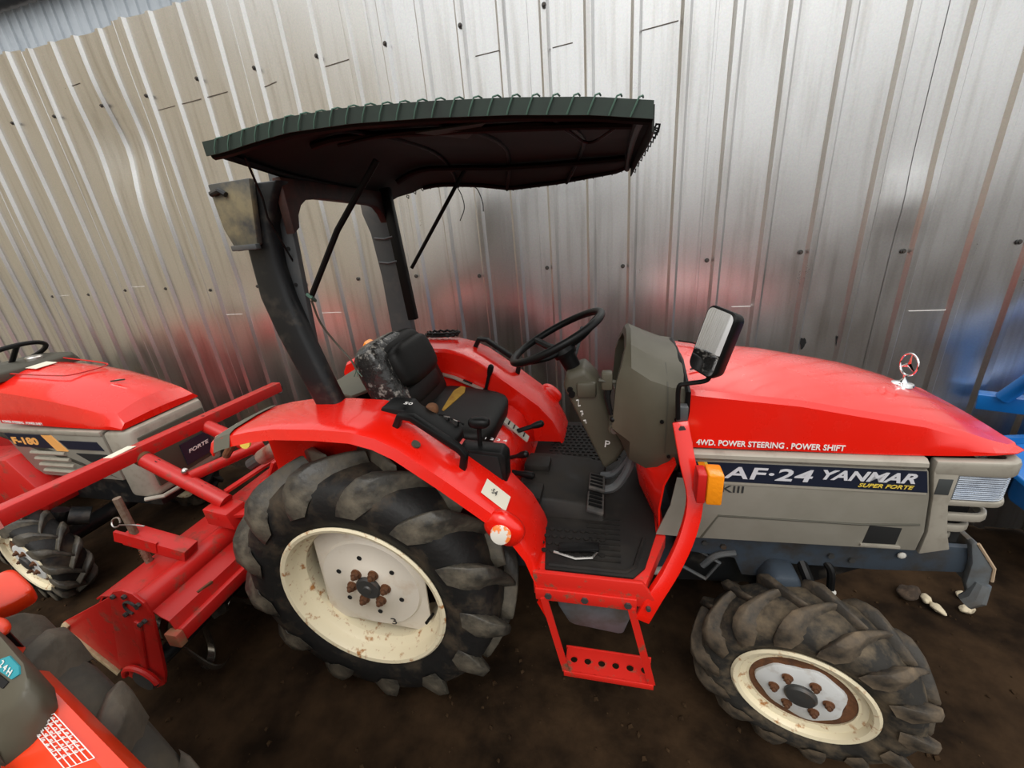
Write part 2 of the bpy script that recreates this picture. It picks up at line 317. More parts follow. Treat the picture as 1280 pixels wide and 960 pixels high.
# ------------------------------------------------------------------ wheels
def tyre_prof(rr, R_, hw, n=7):          # closed section, rim radius rr, carcass radius R_, half width hw
    p = [(rr, -hw * 0.80), (rr + 0.012, -hw * 0.92)]
    side = R_ - rr
    p += [(rr + side * 0.30, -hw * 1.02), (rr + side * 0.55, -hw * 1.06), (rr + side * 0.80, -hw * 0.98), (rr + side * 0.93, -hw * 0.80), (R_, -hw * 0.45), (R_ + 0.006, 0)]
    return p + [(r, -y) for r, y in reversed(p[:-1])]
def lug_mesh(name, m, R_, hw, hgt, thick, sweep, side):
    st = []
    for i in range(8):
        t = i / 7
        y = side * (-0.018 + (hw * 1.04 + 0.018) * min(1, t * 1.12))
        ph = -sweep * (t ** 0.9)
        drop = 0 if t < 0.62 else ((t - 0.62) / 0.38) ** 1.6 * (R_ * 0.17)
        rb = R_ - 0.02 - drop * 1.05; rt = R_ + hgt * (1 - 0.25 * max(0, (t - 0.6) / 0.4)) - drop
        w = thick * (0.70 + 1.15 * t - (0.75 * ((t - .8) / .2) if t > .8 else 0))
        y2 = y + side * (0.010 if t > 0.6 else 0)
        ring = []
        for a, r in ((-0.95 * w, rb), (0.95 * w, rb), (0.34 * w, rt), (-0.34 * w, rt)):
            f = ph + a / R_; ring.append((r * math.sin(f), y2, r * math.cos(f)))
        st.append(ring)
    g = G(); g.loft(st); return g.mesh(name, m, bevel=0.006, seg=1, angle=50)
def wheel(parent, loc, rot, rr, R_, hw, nlug, hgt, thick, sweep, kind, lugm, separate=True, tyrem=None):
    fl = -hw * 0.92
    g = G()
    prof = [(rr, fl), (rr + 0.004, fl - 0.006), (rr - 0.004, fl - 0.012), (rr - 0.016, fl - 0.008), (rr - 0.024, fl + 0.006), (rr - 0.026, fl + 0.035), (rr - 0.032, fl + 0.045),
            (rr - 0.052, fl + 0.065), (rr - 0.056, 0.03), (rr - 0.034, -fl - 0.04), (rr - 0.026, -fl - 0.02), (rr - 0.016, -fl + 0.008), (rr, -fl + 0.01), (rr, -fl - 0.01), (rr - 0.02, -fl - 0.04), (rr - 0.042, 0.03), (rr - 0.040, fl + 0.06), (rr - 0.014, fl + 0.03)]
    g.lathe(prof, 64, closed=True)
    w = g.end(kind, CREAM, parent); w.location = loc; w.rotation_euler = rot
    g = G(); g.lathe(tyre_prof(rr - 0.012, R_, hw), 72, closed=True)
    if not separate:
        me1 = lug_mesh('lug', lugm, R_, hw, hgt, thick, sweep, -1); me2 = lug_mesh('lug', lugm, R_, hw, hgt, thick, sweep, 1)
        for i in range(nlug):
            for me, off in ((me1, 0), (me2, 0.5)):
                b = bmesh.new(); b.from_mesh(me); b.transform(Matrix.Rotation(2 * PI * (i + off) / nlug, 4, 'Y')); t = bpy.data.meshes.new('t'); b.to_mesh(t); b.free(); g.bm.from_mesh(t); bpy.data.meshes.remove(t)
        g.end('tyre', RUBBER, w, angle=40)
    else:
        g.end('tyre', tyrem or RUBBER, w, angle=40)
        me1 = lug_mesh('lug', lugm, R_, hw, hgt, thick, sweep, -1); me2 = lug_mesh('lug', lugm, R_, hw, hgt, thick, sweep, 1)
        for i in range(nlug):
            put('lug', me1, w, rot=(0, 2 * PI * i / nlug, 0)); put('lug', me2, w, rot=(0, 2 * PI * (i + 0.5) / nlug, 0))
    return w
def nut_mesh(r, h, m):
    g = G(); g.lathe([(0.0001, 0), (r * 1.35, 0), (r * 1.35, -h * 0.25), (0.0001, -h * 0.25)], 14); g.lathe([(0.0001, -h * 0.2), (r, -h * 0.2), (r, -h * 0.8), (0.0001, -h * 0.8)], 6); g.lathe([(0.0001, -h * 0.8), (r * 0.55, -h * 0.8), (r * 0.5, -h * 1.15), (0.0001, -h * 1.2)], 10)
    return g.mesh('wheel_nut', m, smooth=False)
def rear_wheel(parent, loc, rot, separate, full):
    w = wheel(parent, loc, rot, 0.325, 0.500, 0.130, 13, 0.052, 0.046, 0.46, 'rear_wheel', LUGM, separate)
    if not full: return w
    # disc with four straight cut edges, pressed centre
    def rad(a, r0, fl):
        m = min(abs(math.cos(a)), 9); c = max(abs(math.cos(a)), abs(math.sin(a))); return min(r0, fl / c)
    n = 72; rings = []
    for (r0, fl, y) in ((0.288, 0.220, -0.034), (0.288, 0.220, -0.040), (0.236, 0.218, -0.042), (0.205, 0.205, -0.046), (0.198, 0.198, -0.056), (0.105, 0.105, -0.058), (0.098, 0.098, -0.064), (0.04, 0.04, -0.066)):
        rings.append([(rad(2 * PI * i / n + 0.05, r0, fl) * math.sin(2 * PI * i / n), y, rad(2 * PI * i / n + 0.05, r0, fl) * math.cos(2 * PI * i / n)) for i in range(n)])
    g = G(); g.loft(rings)
    g.end('disc', WHITEP, w, angle=40)
    g = G(); g.lathe([(0.0001, -0.060), (0.050, -0.060), (0.050, -0.074), (0.044, -0.079), (0.018, -0.079), (0.014, -0.084), (0.0001, -0.085)], 28); g.end('hub_cap', HUBM, w, 'dark steel hub cap')
    nm = nut_mesh(0.0155, 0.026, RUST)
    for i in range(6):
        a = 2 * PI * (i + 0.35) / 6; put('wheel_nut', nm, w, loc=(0.071 * math.sin(a), -0.063, 0.071 * math.cos(a)))
    g = G(); g.disc((0, -0.0585, 0), (0, 1, 0), 0.0095, 0.004, 12); hm = g.mesh('bolt_hole', SOOT)
    for i in range(6):
        a = 2 * PI * (i + 0.8) / 6; put('bolt_hole', hm, w, loc=(0.132 * math.sin(a), 0, 0.132 * math.cos(a)))
    a = 1.9; g = G(); g.tube([(0.262 * math.sin(a), -0.055, 0.262 * math.cos(a)), (0.252 * math.sin(a), -0.10, 0.252 * math.cos(a))], 0.006, 8); g.end('valve_stem', BLACK, w)
    text('chalk_number', '3', INKD, w, (0.075, -0.0595, -0.185), (1, 0, 0.25), (-0.25, 0, 1), 0.022, 0.032)
    return w
def front_wheel(parent, loc, rot, separate, full, rr=0.191, R_=0.300, hw=0.092, lugm=LUGMUD, tyrem=None):
    w = wheel(parent, loc, rot, rr, R_, hw, 14, 0.030, 0.030, 0.46, 'front_wheel', lugm, separate, tyrem)
    if not full: return w
    f = rr / 0.191; fl = -hw * 0.92 - 0.018
    g = G(); g.lathe([(rr - 0.018, fl + 0.026), (rr - 0.026, fl + 0.026), (0.150 * f, fl + 0.032), (0.143 * f, fl + 0.030), (0.143 * f, fl + 0.05)], 56); g.end('disc_rim', CREAM, w)
    g = G(); g.lathe([(0.146 * f, fl + 0.040), (0.141 * f, fl + 0.033), (0.125 * f, fl + 0.034), (0.112 * f, fl + 0.030), (0.11 * f, fl + 0.034)], 48); g.end('rust_ring', RUST, w, 'brown rusted ring of the wheel disc')
    g = G(); n = 48; rings = []
    for r0, y in ((0.118, fl + 0.034), (0.116, fl + 0.026), (0.110, fl + 0.022), (0.05, fl + 0.020), (0.02, fl + 0.020)):
        rings.append([(f * r0 * (1 + (0.05 * math.sin(3 * t) + 0.03 * math.sin(7 * t + 1) if r0 > .1 else 0)) * math.sin(t), y, f * r0 * (1 + (0.05 * math.sin(3 * t) + 0.03 * math.sin(7 * t + 1) if r0 > .1 else 0)) * math.cos(t)) for t in [2 * PI * i / n for i in range(n)]])
    g.loft(rings); g.end('disc', WHITEP2, w)
    g = G(); g.lathe([(0.0001, fl + 0.02), (0.044 * f, fl + 0.02), (0.044 * f, fl + 0.012), (0.038 * f, fl + 0.005), (0.0001, fl + 0.002)], 28); g.end('hub_cap', HUBM, w, 'dark steel hub cap')
    nm = nut_mesh(0.0115 * f, 0.018, RUST)
    for i in range(6):
        a = 2 * PI * (i + 0.28) / 6; put('wheel_nut', nm, w, loc=(0.071 * f * math.sin(a), fl + 0.021, 0.071 * f * math.cos(a)))
    return w
PSI = math.radians(1.7); SP, CP = math.sin(PSI), math.cos(PSI)
TORG = (-0.912 - SP * 0.5, 0.924 + CP * 0.5, 0.0)
def L2W(u, v, w=0.0): return (TORG[0] + CP * u - SP * v, TORG[1] + SP * u + CP * v, w)
# ------------------------------------------------------------------ main tractor
def sq(g, c, h, rot=None, e=3.5, nu=24, nv=12):          # superquadric cushion
    def f(x, p): return math.copysign(abs(x) ** p, x)
    m = (rot.to_4x4() if rot else Matrix.Identity(4)); p = 2 / e
    rings = []
    for j in range(1, nv):
        b = -PI / 2 + PI * j / nv
        rings.append([Vector(c) + (m @ Vector((h[0] * f(math.cos(b), p) * f(math.cos(2 * PI * i / nu), p), h[1] * f(math.cos(b), p) * f(math.sin(2 * PI * i / nu), p), h[2] * f(math.sin(b), p)))) for i in range(nu)])
    return g.loft(rings)
def hood_loft(parent, st, m, name='hood', bot=1.10):
    """stations: (u, half width at bottom, crease half width, crease w, top w)"""
    rings = []
    for u, hb, hc, wc, wt, wb in st:
        ring = [(u, -hb, wb), (u, -hb, wb + (wc - wb) * 0.25), (u, -hc - 0.006, wc - 0.012), (u, -hc + 0.008, wc + 0.002)]
        for i in range(1, 10):
            t = -1 + 2 * i / 10; ring.append((u, t * (hc - 0.008), wc + (wt - wc) * (1 - t * t)))
        ring += [(p[0], -p[1], p[2]) for p in reversed(ring[:4])]
        rings.append(ring)
    g = G(); g.loft(rings); return g.end(name, m, parent, angle=24)
T = thing('tractor', 'large red tractor with a dark tarpaulin canopy parked along the tin wall', 'tractor', TORG, PSI)
hood_loft(T, [(1.105, .272, .255, 1.283, 1.335, 1.105), (1.25, .272, .255, 1.267, 1.320, 1.104), (1.40, .270, .254, 1.250, 1.300, 1.103), (1.58, .268, .252, 1.215, 1.262, 1.100),
              (1.70, .265, .249, 1.193, 1.226, 1.100), (1.80, .262, .244, 1.160, 1.190, 1.102), (1.87, .256, .235, 1.132, 1.158, 1.103), (1.925, .245, .220, 1.112, 1.128, 1.104), (1.955, .225, .200, 1.108, 1.115, 1.105)], RED)
g = G(); g.tube([(1.104, -.262, 1.10), (1.102, -.262, 1.28), (1.10, -.12, 1.328), (1.10, .12, 1.328), (1.102, .262, 1.28), (1.104, .262, 1.10)], 0.008, 6); g.end('hood_seal', BLACK, T)
g = G(); pts = smoothp([(1.115, .06, 1.3415), (1.17, .03, 1.337), (1.19, -.04, 1.332), (1.18, -.13, 1.322), (1.12, -.17, 1.318)], 5); g.tube(pts, 0.003, 5); g.end('fuel_lid_seam', SOOT, T)
# side panels
def lip_panel(sign):
    s = sign
    g = G()
    out = [(1.118, .77), (1.118, 1.085)] + [(1.705 - 0.0 * t, 1.085) for t in (0,)] + [(1.722, 1.06), (1.742, .98), (1.758, .86), (1.752, .79)]
    g.prism(out, 'v', s * .262, s * .281)
    p = g.end('side_panel', GREIGE, T, bevel=0.004)
    g = G(); g.loft([[(u, s * .262, 1.072), (u, s * .284, 1.070), (u, s * .290, 1.079), (u, s * .288, 1.090), (u, s * .276, 1.098), (u, s * .262, 1.098)] for u in (1.116, 1.30, 1.50, 1.712)]); g.end('upper_lip', SILVER, p)
    g = G(); g.prism([(1.160, .997), (1.130, 1.062), (1.716, 1.062), (1.733, .994)], 'v', s * .2805, s * .2825); g.end('decal_band', NAVY, p, 'dark navy name band')
    g = G(); g.prism([(1.124, .997), (1.124, 1.062), (1.160, 1.062), (1.160, .997)], 'v', s * .2806, s * .2822); g.end('red_stripe', REDOLD, p)
    g = G(); g.prism([(1.165, .997), (1.139, 1.062), (1.158, 1.062), (1.184, .997)], 'v', s * .2806, s * .2832); g.end('orange_stripe', AMBER, p)
    g = G(); g.prism([(1.184, .997), (1.158, 1.062), (1.166, 1.062), (1.192, .997)], 'v', s * .2806, s * .2834); g.end('yellow_stripe', INKY, p)
    g = G(); g.box((1.45, s * .2815, .990), (.56, .003, .006)); g.end('light_edge', SILVER, p)
    g = G(); g.tube([(1.170, s * .2812, .775), (1.215, s * .2812, .868), (1.60, s * .2812, .872), (1.74, s * .2812, .885)], 0.0035, 6); g.end('pressed_line', OLIVED, p)
    g = G(); g.prism([(1.615, .805), (1.622, .870), (1.702, .868), (1.698, .808)], 'v', s * .276, s * .2822); g.end('vent_opening', SOOT, p, 'black square opening', bevel=0.001)
    g = G(); g.box((1.66, s * .283, .800), (.10, .006, .007)); g.end('vent_sill', SILVER, p)
    return p
SPN = lip_panel(-1); lip_panel(1)
text('power_lettering', '4WD. POWER STEERING . POWER SHIFT', INKW, T, (1.133, -.2728, 1.115), (1, 0, -.012), (0, 0, 1), .385, .019, bold=.02)
text('model_lettering', 'AF·24', INKS, SPN, (1.215, -.2832, 1.010), (1, 0, 0), (0, 0, 1), .235, .041, shear=.15, bold=.02, space=1.05)
text('maker_lettering', 'YANMAR', INKS, SPN, (1.472, -.2832, 1.022), (1, 0, 0), (0, 0, 1), .225, .032, shear=.30, bold=.03)
text('super_lettering', 'SUPER FORTE', INKY, SPN, (1.565, -.2832, 1.003), (1, 0, 0), (0, 0, 1), .132, .0125, shear=.3, bold=.02)
text('series_lettering', 'KIII', INKD, SPN, (1.216, -.2812, .958), (1, 0, 0), (0, 0, 1), .060, .024, bold=.01)
# nose with grille
def wrap(u0, u1, hv, uc, n=6):                        # plan path round the nose from right side to left side
    r = [(u0, -hv), (u1 - .045, -hv)] + [(u1 - .045 + .045 * math.sin(math.radians(a)), -hv + .045 - .045 * math.cos(math.radians(a))) for a in (20, 45, 70, 90)]
    r += [(u1 + (uc - u1) * .6, -hv * .45), (uc, 0)]
    return r + [(u, -v) for u, v in reversed(r[:-1])]
def ribbon(name, path, w0, w1, th, m, parent, inward=True, bevel=0.003, dw=0.0):
    P = [Vector((u, v, 0)) for u, v in path]; rings = []
    for i, p in enumerate(P):
        d = (P[min(i + 1, len(P) - 1)] - P[max(i - 1, 0)]).normalized(); nrm = Vector((-d.y, d.x, 0)) * th
        rings.append([(p.x, p.y, w0), (p.x, p.y, w1), (p.x + nrm.x, p.y + nrm.y, w1 + dw), (p.x + nrm.x, p.y + nrm.y, w0 + dw)])
    g = G(); g.loft(rings); return g.end(name, m, parent, bevel=bevel, seg=2)
ND = mat('nose_dark_edge', (0.045, 0.05, 0.05), 0.6)
nose = ribbon('nose_panel', wrap(1.735, 1.940, .278, 1.985), 1.046, 1.092, .03, SILVER, T, bevel=.010)
for s in (-1, 1):
    g = G(); g.prism([(1.735, 1.06), (1.752, .98), (1.768, .86), (1.765, .775), (1.835, .80), (1.815, .86), (1.795, .95), (1.795, 1.06)], 'v', s * .252, s * .277)
    g.end('cheek_panel', SILVER, nose, bevel=.004)
ribbon('lamp_ledge', wrap(1.78, 1.938, .275, 1.982), .950, .967, .020, SILVER, nose)
for s in (-1,):
    g = G(); g.box((1.768, s * .2775, 1.012), (.032, .002, .050))
    g.end('worn_patch', ND, nose, 'dark patch where the paint is gone', bevel=.0008)
for s in (-1, 1):
    P = wrap(1.80, 1.932, .270, 1.972); P = P[:7] if s < 0 else P[-7:]
    hl = ribbon('headlight', P, .968, 1.044, .012, HEADL, nose, bevel=.002)
    stuff(ribbon('lens_ridges', P, .966, .968, -.002, STEEL, hl, bevel=0))
    for q in range(1, 11): pass
g = G()
for q in range(12):
    z = .972 + q * .0062
    P = wrap(1.80, 1.9335, .2715, 1.9735)[:7]
    g.tube([(u, v, z) for u, v in P], 0.0012, 4)
o = stuff(g.end('lens_ribs', HEADL, nose))
for (w0, w1, u1, hv) in ((.893, .918, 1.918, .262), (.848, .872, 1.894, .252), (.808, .828, 1.868, .242)):
    ribbon('grille_slat', wrap(1.795, u1, hv + .006, u1 + .035), w0, w1, .014, SILVER, nose, bevel=.004)
g = G(); g.box((1.80, 0, .925), (.16, .46, .27)); g.end('radiator_core', SOOT, T)
# hood ornament
g = G(); g.lathe([(0.0001, 0), (.030, 0), (.028, .006), (.012, .010), (.005, .022), (.005, .034), (.0001, .034)], 24)
me = g.mesh('ornament_base', CHROME); orn = put('hood_ornament', me, T, 'upright chrome ring with a three pointed star', loc=(1.778, 0, 1.200), rot=(PI / 2, 0.05, 0))
g = G(); cc = Vector((0, .068, 0)); g.tube([cc + Vector((.0, .034 * math.cos(2 * PI * i / 40), .034 * math.sin(2 * PI * i / 40))) for i in range(40)], .0028, 8, loop=True)
for a in (0, 120, 240):
    d = Vector((0, math.cos(math.radians(a)), math.sin(math.radians(a)))); q = Vector((0, -d.z, d.y)); x = Vector((1, 0, 0))
    g.loft([[cc + d * .001 + q * .008, cc + d * .001 + x * .004, cc + d * .001 - q * .008, cc + d * .001 - x * .004], [cc + d * .034 + q * .0008, cc + d * .034 + x * .0008, cc + d * .034 - q * .0008, cc + d * .034 - x * .0008]])
st = g.end('star_ring', CHROME, orn); st.rotation_euler = (0, math.radians(6), 0)
# dashboard cowl
def cowl_ring(u, hs, ws, wt, wb, hb):
    return [(u, -hb, wb), (u, -hs, wb + .10), (u, -hs - .002, ws - .05), (u, -hs + .012, ws), (u, -hs * .62, wt - .012), (u, 0, wt), (u, hs * .62, wt - .012), (u, hs - .012, ws), (u, hs + .002, ws - .05), (u, hs, wb + .10), (u, hb, wb)]
g = G(); rings = [cowl_ring(1.098, .256, 1.285, 1.338, .975, .20), cowl_ring(1.06, .256, 1.287, 1.345, .965, .20), cowl_ring(1.00, .245, 1.305, 1.372, .97, .19), cowl_ring(.945, .218, 1.335, 1.402, .985, .16), cowl_ring(.912, .200, 1.342, 1.405, 1.01, .14), cowl_ring(.900, .192, 1.335, 1.398, 1.02, .13)]
def shear(r): return [(u + (.30 * (w - 1.28) if w > 1.17 else -.033 + .42 * (1.17 - w)), v, w) for u, v, w in r]
rings[-2:] = [shear(r) for r in rings[-2:]]
cen = Vector((.893, 0, 1.255)); ins = [tuple(cen + (Vector(p) - cen) * .84) for p in rings[-1]]
rings += [ins, [(p[0] + .05, p[1], p[2]) for p in ins]]
g.loft(rings); cowl = g.end('dashboard_cowl', OLIVE, T, angle=28)
g = G(); g.loft([[(p[0] + .046, p[1] * .98, p[2]) for p in ins], [(p[0] + .04, p[1] * .96, p[2]) for p in ins]]); g.end('instrument_panel', OLIVED, cowl, 'dark recessed instrument face')
g = G(); g.loft([[(u, v * 1.004, w + .001) for u, v, w in cowl_ring(x, hs, ws, wt, .975, .20)] for x, hs, ws, wt in ((1.050, .2565, 1.289, 1.3475), (1.046, .2565, 1.290, 1.349))], cap=False); g.end('cowl_seam', OLIVED, cowl)
sm = G().disc((0, 0, 0), (0, 1, 0), .006, .004, 12).mesh('cowl_screw', BLACK)
for p in ((1.035, -.2565, 1.18), (1.075, -.2585, 1.19), (.985, -.215, 1.06), (1.06, -.258, 1.06)): put('cowl_screw', sm, cowl, loc=p)
# steering column and wheel
g = G(); rr_ = []
for v, k in ((-.066, .90), (-.052, 1), (.052, 1), (.066, .90)):
    c0 = Vector((.82, v, 1.08)); rr_.append([c0 + (Vector((u, v, w)) - c0) * k for u, w in ((.716, 1.215), (.728, 1.262), (.790, 1.285), (.832, 1.24), (.895, 1.06), (.940, .965), (.905, .905), (.862, .868))])
g.loft(rr_); colm = g.end('steering_column', OLIVE, T, bevel=.008)
g = G(); g.box((.80, -.045, 1.205), (.07, .07, .06)); g.end('switch_box', OLIVE, colm, bevel=.012)
g = G(); g.disc((.742, -.070, 1.205), (0, 1, 0), .010, .012, 14); g.disc((.748, -.070, 1.188), (0, 1, 0), .012, .016, 14); g.end('ignition_switch', BLACK, colm, 'black ignition switch')
text('column_marks', 'N R F', INKW, colm, (.762, -.0675, 1.165), (.30, 0, -1), (1, 0, .3), .10, .009)
text('warning_print', 'P', INKW, colm, (.862, -.0675, .975), (1, 0, -.12), (.12, 0, 1), .018, .028)
g = G(); g.tube([(.875, -.16, 1.265), (.872, -.175, 1.225), (.885, -.185, 1.165)], [.016, .010, .006], 8); g.ball((.890, -.187, 1.150), .010); g.end('lever_boot', BLACK, cowl, 'black throttle lever in a rubber boot')
g = G(); g.tube([(.90, -.17, 1.275), (.845, -.18, 1.285)], .007, 8); g.end('switch_stalk', OLIVED, cowl)
g = G(); g.box((.872, -.165, 1.28), (.035, .035, .06)); g.end('stalk_block', OLIVE, cowl, bevel=.006)
g = G(); g.disc((.90, -.115, 1.10), (.0, 1, 0), .024, .10, 18); g.end('pivot_boss', OLIVE, cowl, bevel=.004)
g = G(); g.disc((.895, -.175, 1.105), (0, 1, 0), .011, .02, 14); g.end('boss_bolt', STEEL, cowl, 'bright bolt head')
ctr = Vector((.692, 0, 1.382)); nrm = Vector((-.44, 0, .898)).normalized(); ax = Vector((.898, 0, .44)).normalized(); ay = Vector((0, 1, 0)); RW = .178
g = G(); g.tube([ctr + ax * RW * math.cos(2 * PI * i / 48) + ay * RW * math.sin(2 * PI * i / 48) for i in range(48)], .0135, 12, loop=True)
sw = g.end('steering_wheel', BLACK, T)
g = G(); hub = ctr - nrm * .055; g.tube([hub + nrm * .02, hub - nrm * .005, hub - nrm * .02], [.03, .045, .042], 18); g.tube([hub - nrm * .01, hub - nrm * .10], [.034, .028], 16); g.end('wheel_hub', BLACK, sw)
for a in (0, 130, 230):
    d = ax * math.cos(math.radians(a)) + ay * math.sin(math.radians(a)); g = G(); g.tube(smoothp([hub + nrm * .004, hub + d * .08 + nrm * .015, ctr + d * (RW - .004)], 4), [.02] + [.014] * 7 + [.011], 8); g.end('wheel_spoke', BLACK, sw)
g = G(); g.tube([hub - nrm * .07 + ay * .03, (.765, .09, 1.33), (.775, .16, 1.37)], [.006, .007, .010], 8); g.end('indicator_stalk', BLKGREY, colm)
# floor, firewall, guard bar, step
g = G(); g.prism([(.50, -.26), (.664, -.26), (.672, -.50), (.985, -.50), (1.06, -.30), (1.06, .50), (.50, .50)], 'w', .735, .782); flo = g.end('floor_pan', REDRUST, T, bevel=.003)
g = G(); g.prism([(.545, -.255), (.660, -.255), (.690, -.492), (.950, -.492), (.985, -.45), (1.03, -.30), (1.045, .485), (.545, .485)], 'w', .783, .792); matt = g.end('floor_mat', MATRUB, T, bevel=.003)
kn = G(); kn.disc((0, 0, .002), (0, 0, 1), .0095, .005, 8); knm = kn.mesh('mat_stud', MATRUB)
for i in range(10):
    for j in range(4): put('mat_stud', knm, matt, loc=(.625 + i * .026 + (j % 2) * .013, -.42 + j * .033, .792)).scale = (1, .8, 1)
g = G()
for i in range(13):
    for j in range(12): g.box((.62 + i * .024 + (j % 2) * .012, .14 + j * .027, .794), (.014, .008, .005))
stuff(g.end('far_mat_studs', MATRUB, matt))
g = G()
for i in range(9): g.box((.86 + i * .0, -.44 + i * .024, .794), (.11, .008, .004))
stuff(g.end('mat_grooves', MATRUB, matt))
g = G(); g.tube([(.70, -.476, .794), (.93, -.476, .794), (.955, -.455, .794), (.99, -.33, .794)], .007, 6); g.end('mat_rim', MATRUB, matt)
g = G(); g.loft([[(u, -.265, .79), (u, -.235, h), (u, .07, h), (u, .10, .79)] for u, h in ((.545, .855), (.68, .855), (.80, .84), (.865, .815))]); tun = g.end('tunnel_cover', MATRUB, T, bevel=.010)
g = G(); g.box((.60, -.035, .868), (.10, .075, .03)); g.end('tunnel_block', MATRUB, tun, bevel=.006)
g = G(); g.box((.60, -.215, .862), (.09, .09, .025)); g.end('tunnel_block', MATRUB, tun, bevel=.006)
for i in range(5):
    for j in range(3): put('mat_stud', knm, tun, loc=(.69 + i * .027, -.115 + j * .03, .848 - i * .004))
g = G(); g.sheet([[(1.045, v, .785), (1.04 - .05 * b, v, .88), (1.05 - .07 * b, v, .97), (1.08, v, 1.05)] for v, b in ((-.285, 0), (-.22, .3), (-.15, 1), (0, 1.2), (.15, 1), (.28, 0))], .006); fw = g.end('firewall', RED, T)
g = G(); g.sheet([[(1.03, -.30, .79), (1.07, -.29, .90), (1.085, -.283, 1.0)], [(1.125, -.283, .775), (1.125, -.283, .90), (1.125, -.283, 1.0)]], .004); g.end('inner_side_panel', GREIGE, T)
gp = [(1.079, -.300, 1.205), (1.098, -.345, 1.10), (1.118, -.385, 1.005), (1.100, -.420, .905), (1.058, -.460, .81), (1.010, -.498, .735), (.975, -.512, .655)]
P = smoothp(gp, 4); rings = []
for i, p in enumerate(P):
    d = (P[min(i + 1, len(P) - 1)] - P[max(i - 1, 0)]).normalized(); x = Vector((0, -1, 0)); x = (x - d * x.dot(d)).normalized(); y = d.cross(x)
    rings.append([p + x * a * .012 + y * b * .022 for a, b in ((-1, -1), (1, -1), (1, 1), (-1, 1))])
g = G(); g.loft(rings); gb = g.end('guard_bar', RED, T, bevel=.004)
g = G(); g.disc((1.083, -.316, 1.19), (0, 1, 0), .010, .01, 6); g.disc((.992, -.523, .71), (0, 1, 0), .007, .01, 6); g.end('bar_bolt', HUBM, gb)
g = G(); g.box((1.085, -.285, 1.225), (.03, .03, .05)); g.end('bar_bracket', BLKGREY, gb, bevel=.003)
g = G(); g.box((1.118, -.432, 1.085), (.022, .05, .09)); g.box((1.125, -.40, 1.08), (.03, .03, .05)); tl = g.end('lamp_bracket', REDOLD, T, bevel=.003)
g = G(); g.box((1.150, -.432, 1.086), (.040, .058, .094)); g.end('turn_signal', AMBER, tl, 'amber turn signal', bevel=.006)
g = G(); g.prism([(.655, .705), (.655, .792), (.975, .792), (1.01, .735), (.99, .70)], 'v', -.512, -.498); g.box((.81, -.516, .712), (.30, .008, .045)); sill = g.end('floor_sill', REDRUST, T, bevel=.003)
for u in (.70, .81, .935): put('sill_bolt', G().disc((u, -.522, .712), (0, 1, 0), .011, .008, 6).mesh('sill_bolt', HUBM), sill)
# step
g = G()
holes = [.765 + i * .046 for i in range(6)]
N = 16; us = [.735, 1.016]
stp = None
g.bar((.686, -.520, .70), (.742, -.515, .375), .022, .006, (0, 1, 0)); stp = g.end('step_hanger', REDRUST, T); g = G(); g.bar((.945, -.520, .70), (1.014, -.515, .375), .022, .006, (0, 1, 0))
g.end('step_hanger', REDRUST, T)
b = bmesh.new()                                   # tread plate with six round holes
v0, v1 = -.515, -.430; wz = .376
def vtx(u, v): return b.verts.new((u, v, wz))
cells = [.738] + [(a + c) / 2 for a, c in zip(holes, holes[1:])] + [1.016]
for i, hu in enumerate(holes):
    L_, R2 = cells[i], cells[i + 1]; vm = (v0 + v1) / 2
    outer = []; inner = []
    for q in range(24):
        a = 2 * PI * q / 24; inner.append(vtx(hu + .0115 * math.cos(a), vm + .0115 * math.sin(a)))
        c_, s_ = math.cos(a), math.sin(a); tx = ((R2 - hu) / c_ if c_ > 1e-6 else (hu - L_) / -c_ if c_ < -1e-6 else 9); ty = ((v1 - vm) / abs(s_) if abs(s_) > 1e-6 else 9); t = min(tx, ty)
        outer.append(vtx(hu + t * c_, vm + t * s_))
    for q in range(24):
        n_ = (q + 1) % 24; b.faces.new((inner[q], inner[n_], outer[n_], outer[q]))
bmesh.ops.recalc_face_normals(b, faces=b.faces); bmesh.ops.solidify(b, geom=list(b.faces), thickness=.005); bmesh.ops.recalc_face_normals(b, faces=b.faces)
me = bpy.data.meshes.new('step_tread'); b.to_mesh(me); b.free(); me.materials.append(REDRUST); put('step_tread', me, stp)
g = G(); g.box((.877, -.517, .366), (.285, .006, .022)); g.box((.877, -.428, .366), (.285, .006, .022)); g.end('tread_flange', REDRUST, stp, bevel=.001)
# pedals
PED = mat('dusty_pedal_rubber', (0.035, 0.034, 0.032), 0.6, col2=(0.08, 0.07, 0.06), scale=20)
g = G(); g.box((.835, -.125, .855), (.058, .095, .014), Matrix.Rotation(.25, 3, 'Y')); pd = g.end('brake_pedal', PED, T, bevel=.004)
g = G(); g.box((.833, -.238, .850), (.058, .105, .014), Matrix.Rotation(.25, 3, 'Y')); pd2 = g.end('brake_pedal', PED, T, bevel=.004)
for p_, v0_ in ((pd, -.095), (pd2, -.205)):
    for i in range(4): g = G(); g.box((.834, v0_ - i * .021, .864), (.046, .009, .005), Matrix.Rotation(.25, 3, 'Y')); g.end('pedal_grip', BLACK, p_)
g = G(); g.tube(smoothp([(.845, -.12, .82), (.90, -.115, .835), (.945, -.11, .91), (.965, -.10, 1.0)], 5), .016, 8); g.tube(smoothp([(.85, -.04, .83), (.90, -.05, .85), (.95, -.05, .92), (.985, -.05, .99)], 5), .014, 8); g.end('pedal_arm', BLKGREY, pd)
g = G(); g.bar((.725, -.415, .806), (.85, -.405, .812), .035, .010); pa = g.end('foot_pedal', BLACK, T, 'flat dark treadle lying on the floor mat', bevel=.003)
g = G(); g.tube([(.71, -.43, .80), (.78, -.45, .80), (.83, -.44, .80), (.845, -.41, .80)], .004, 6); g.end('treadle_rod', STEEL, pa)
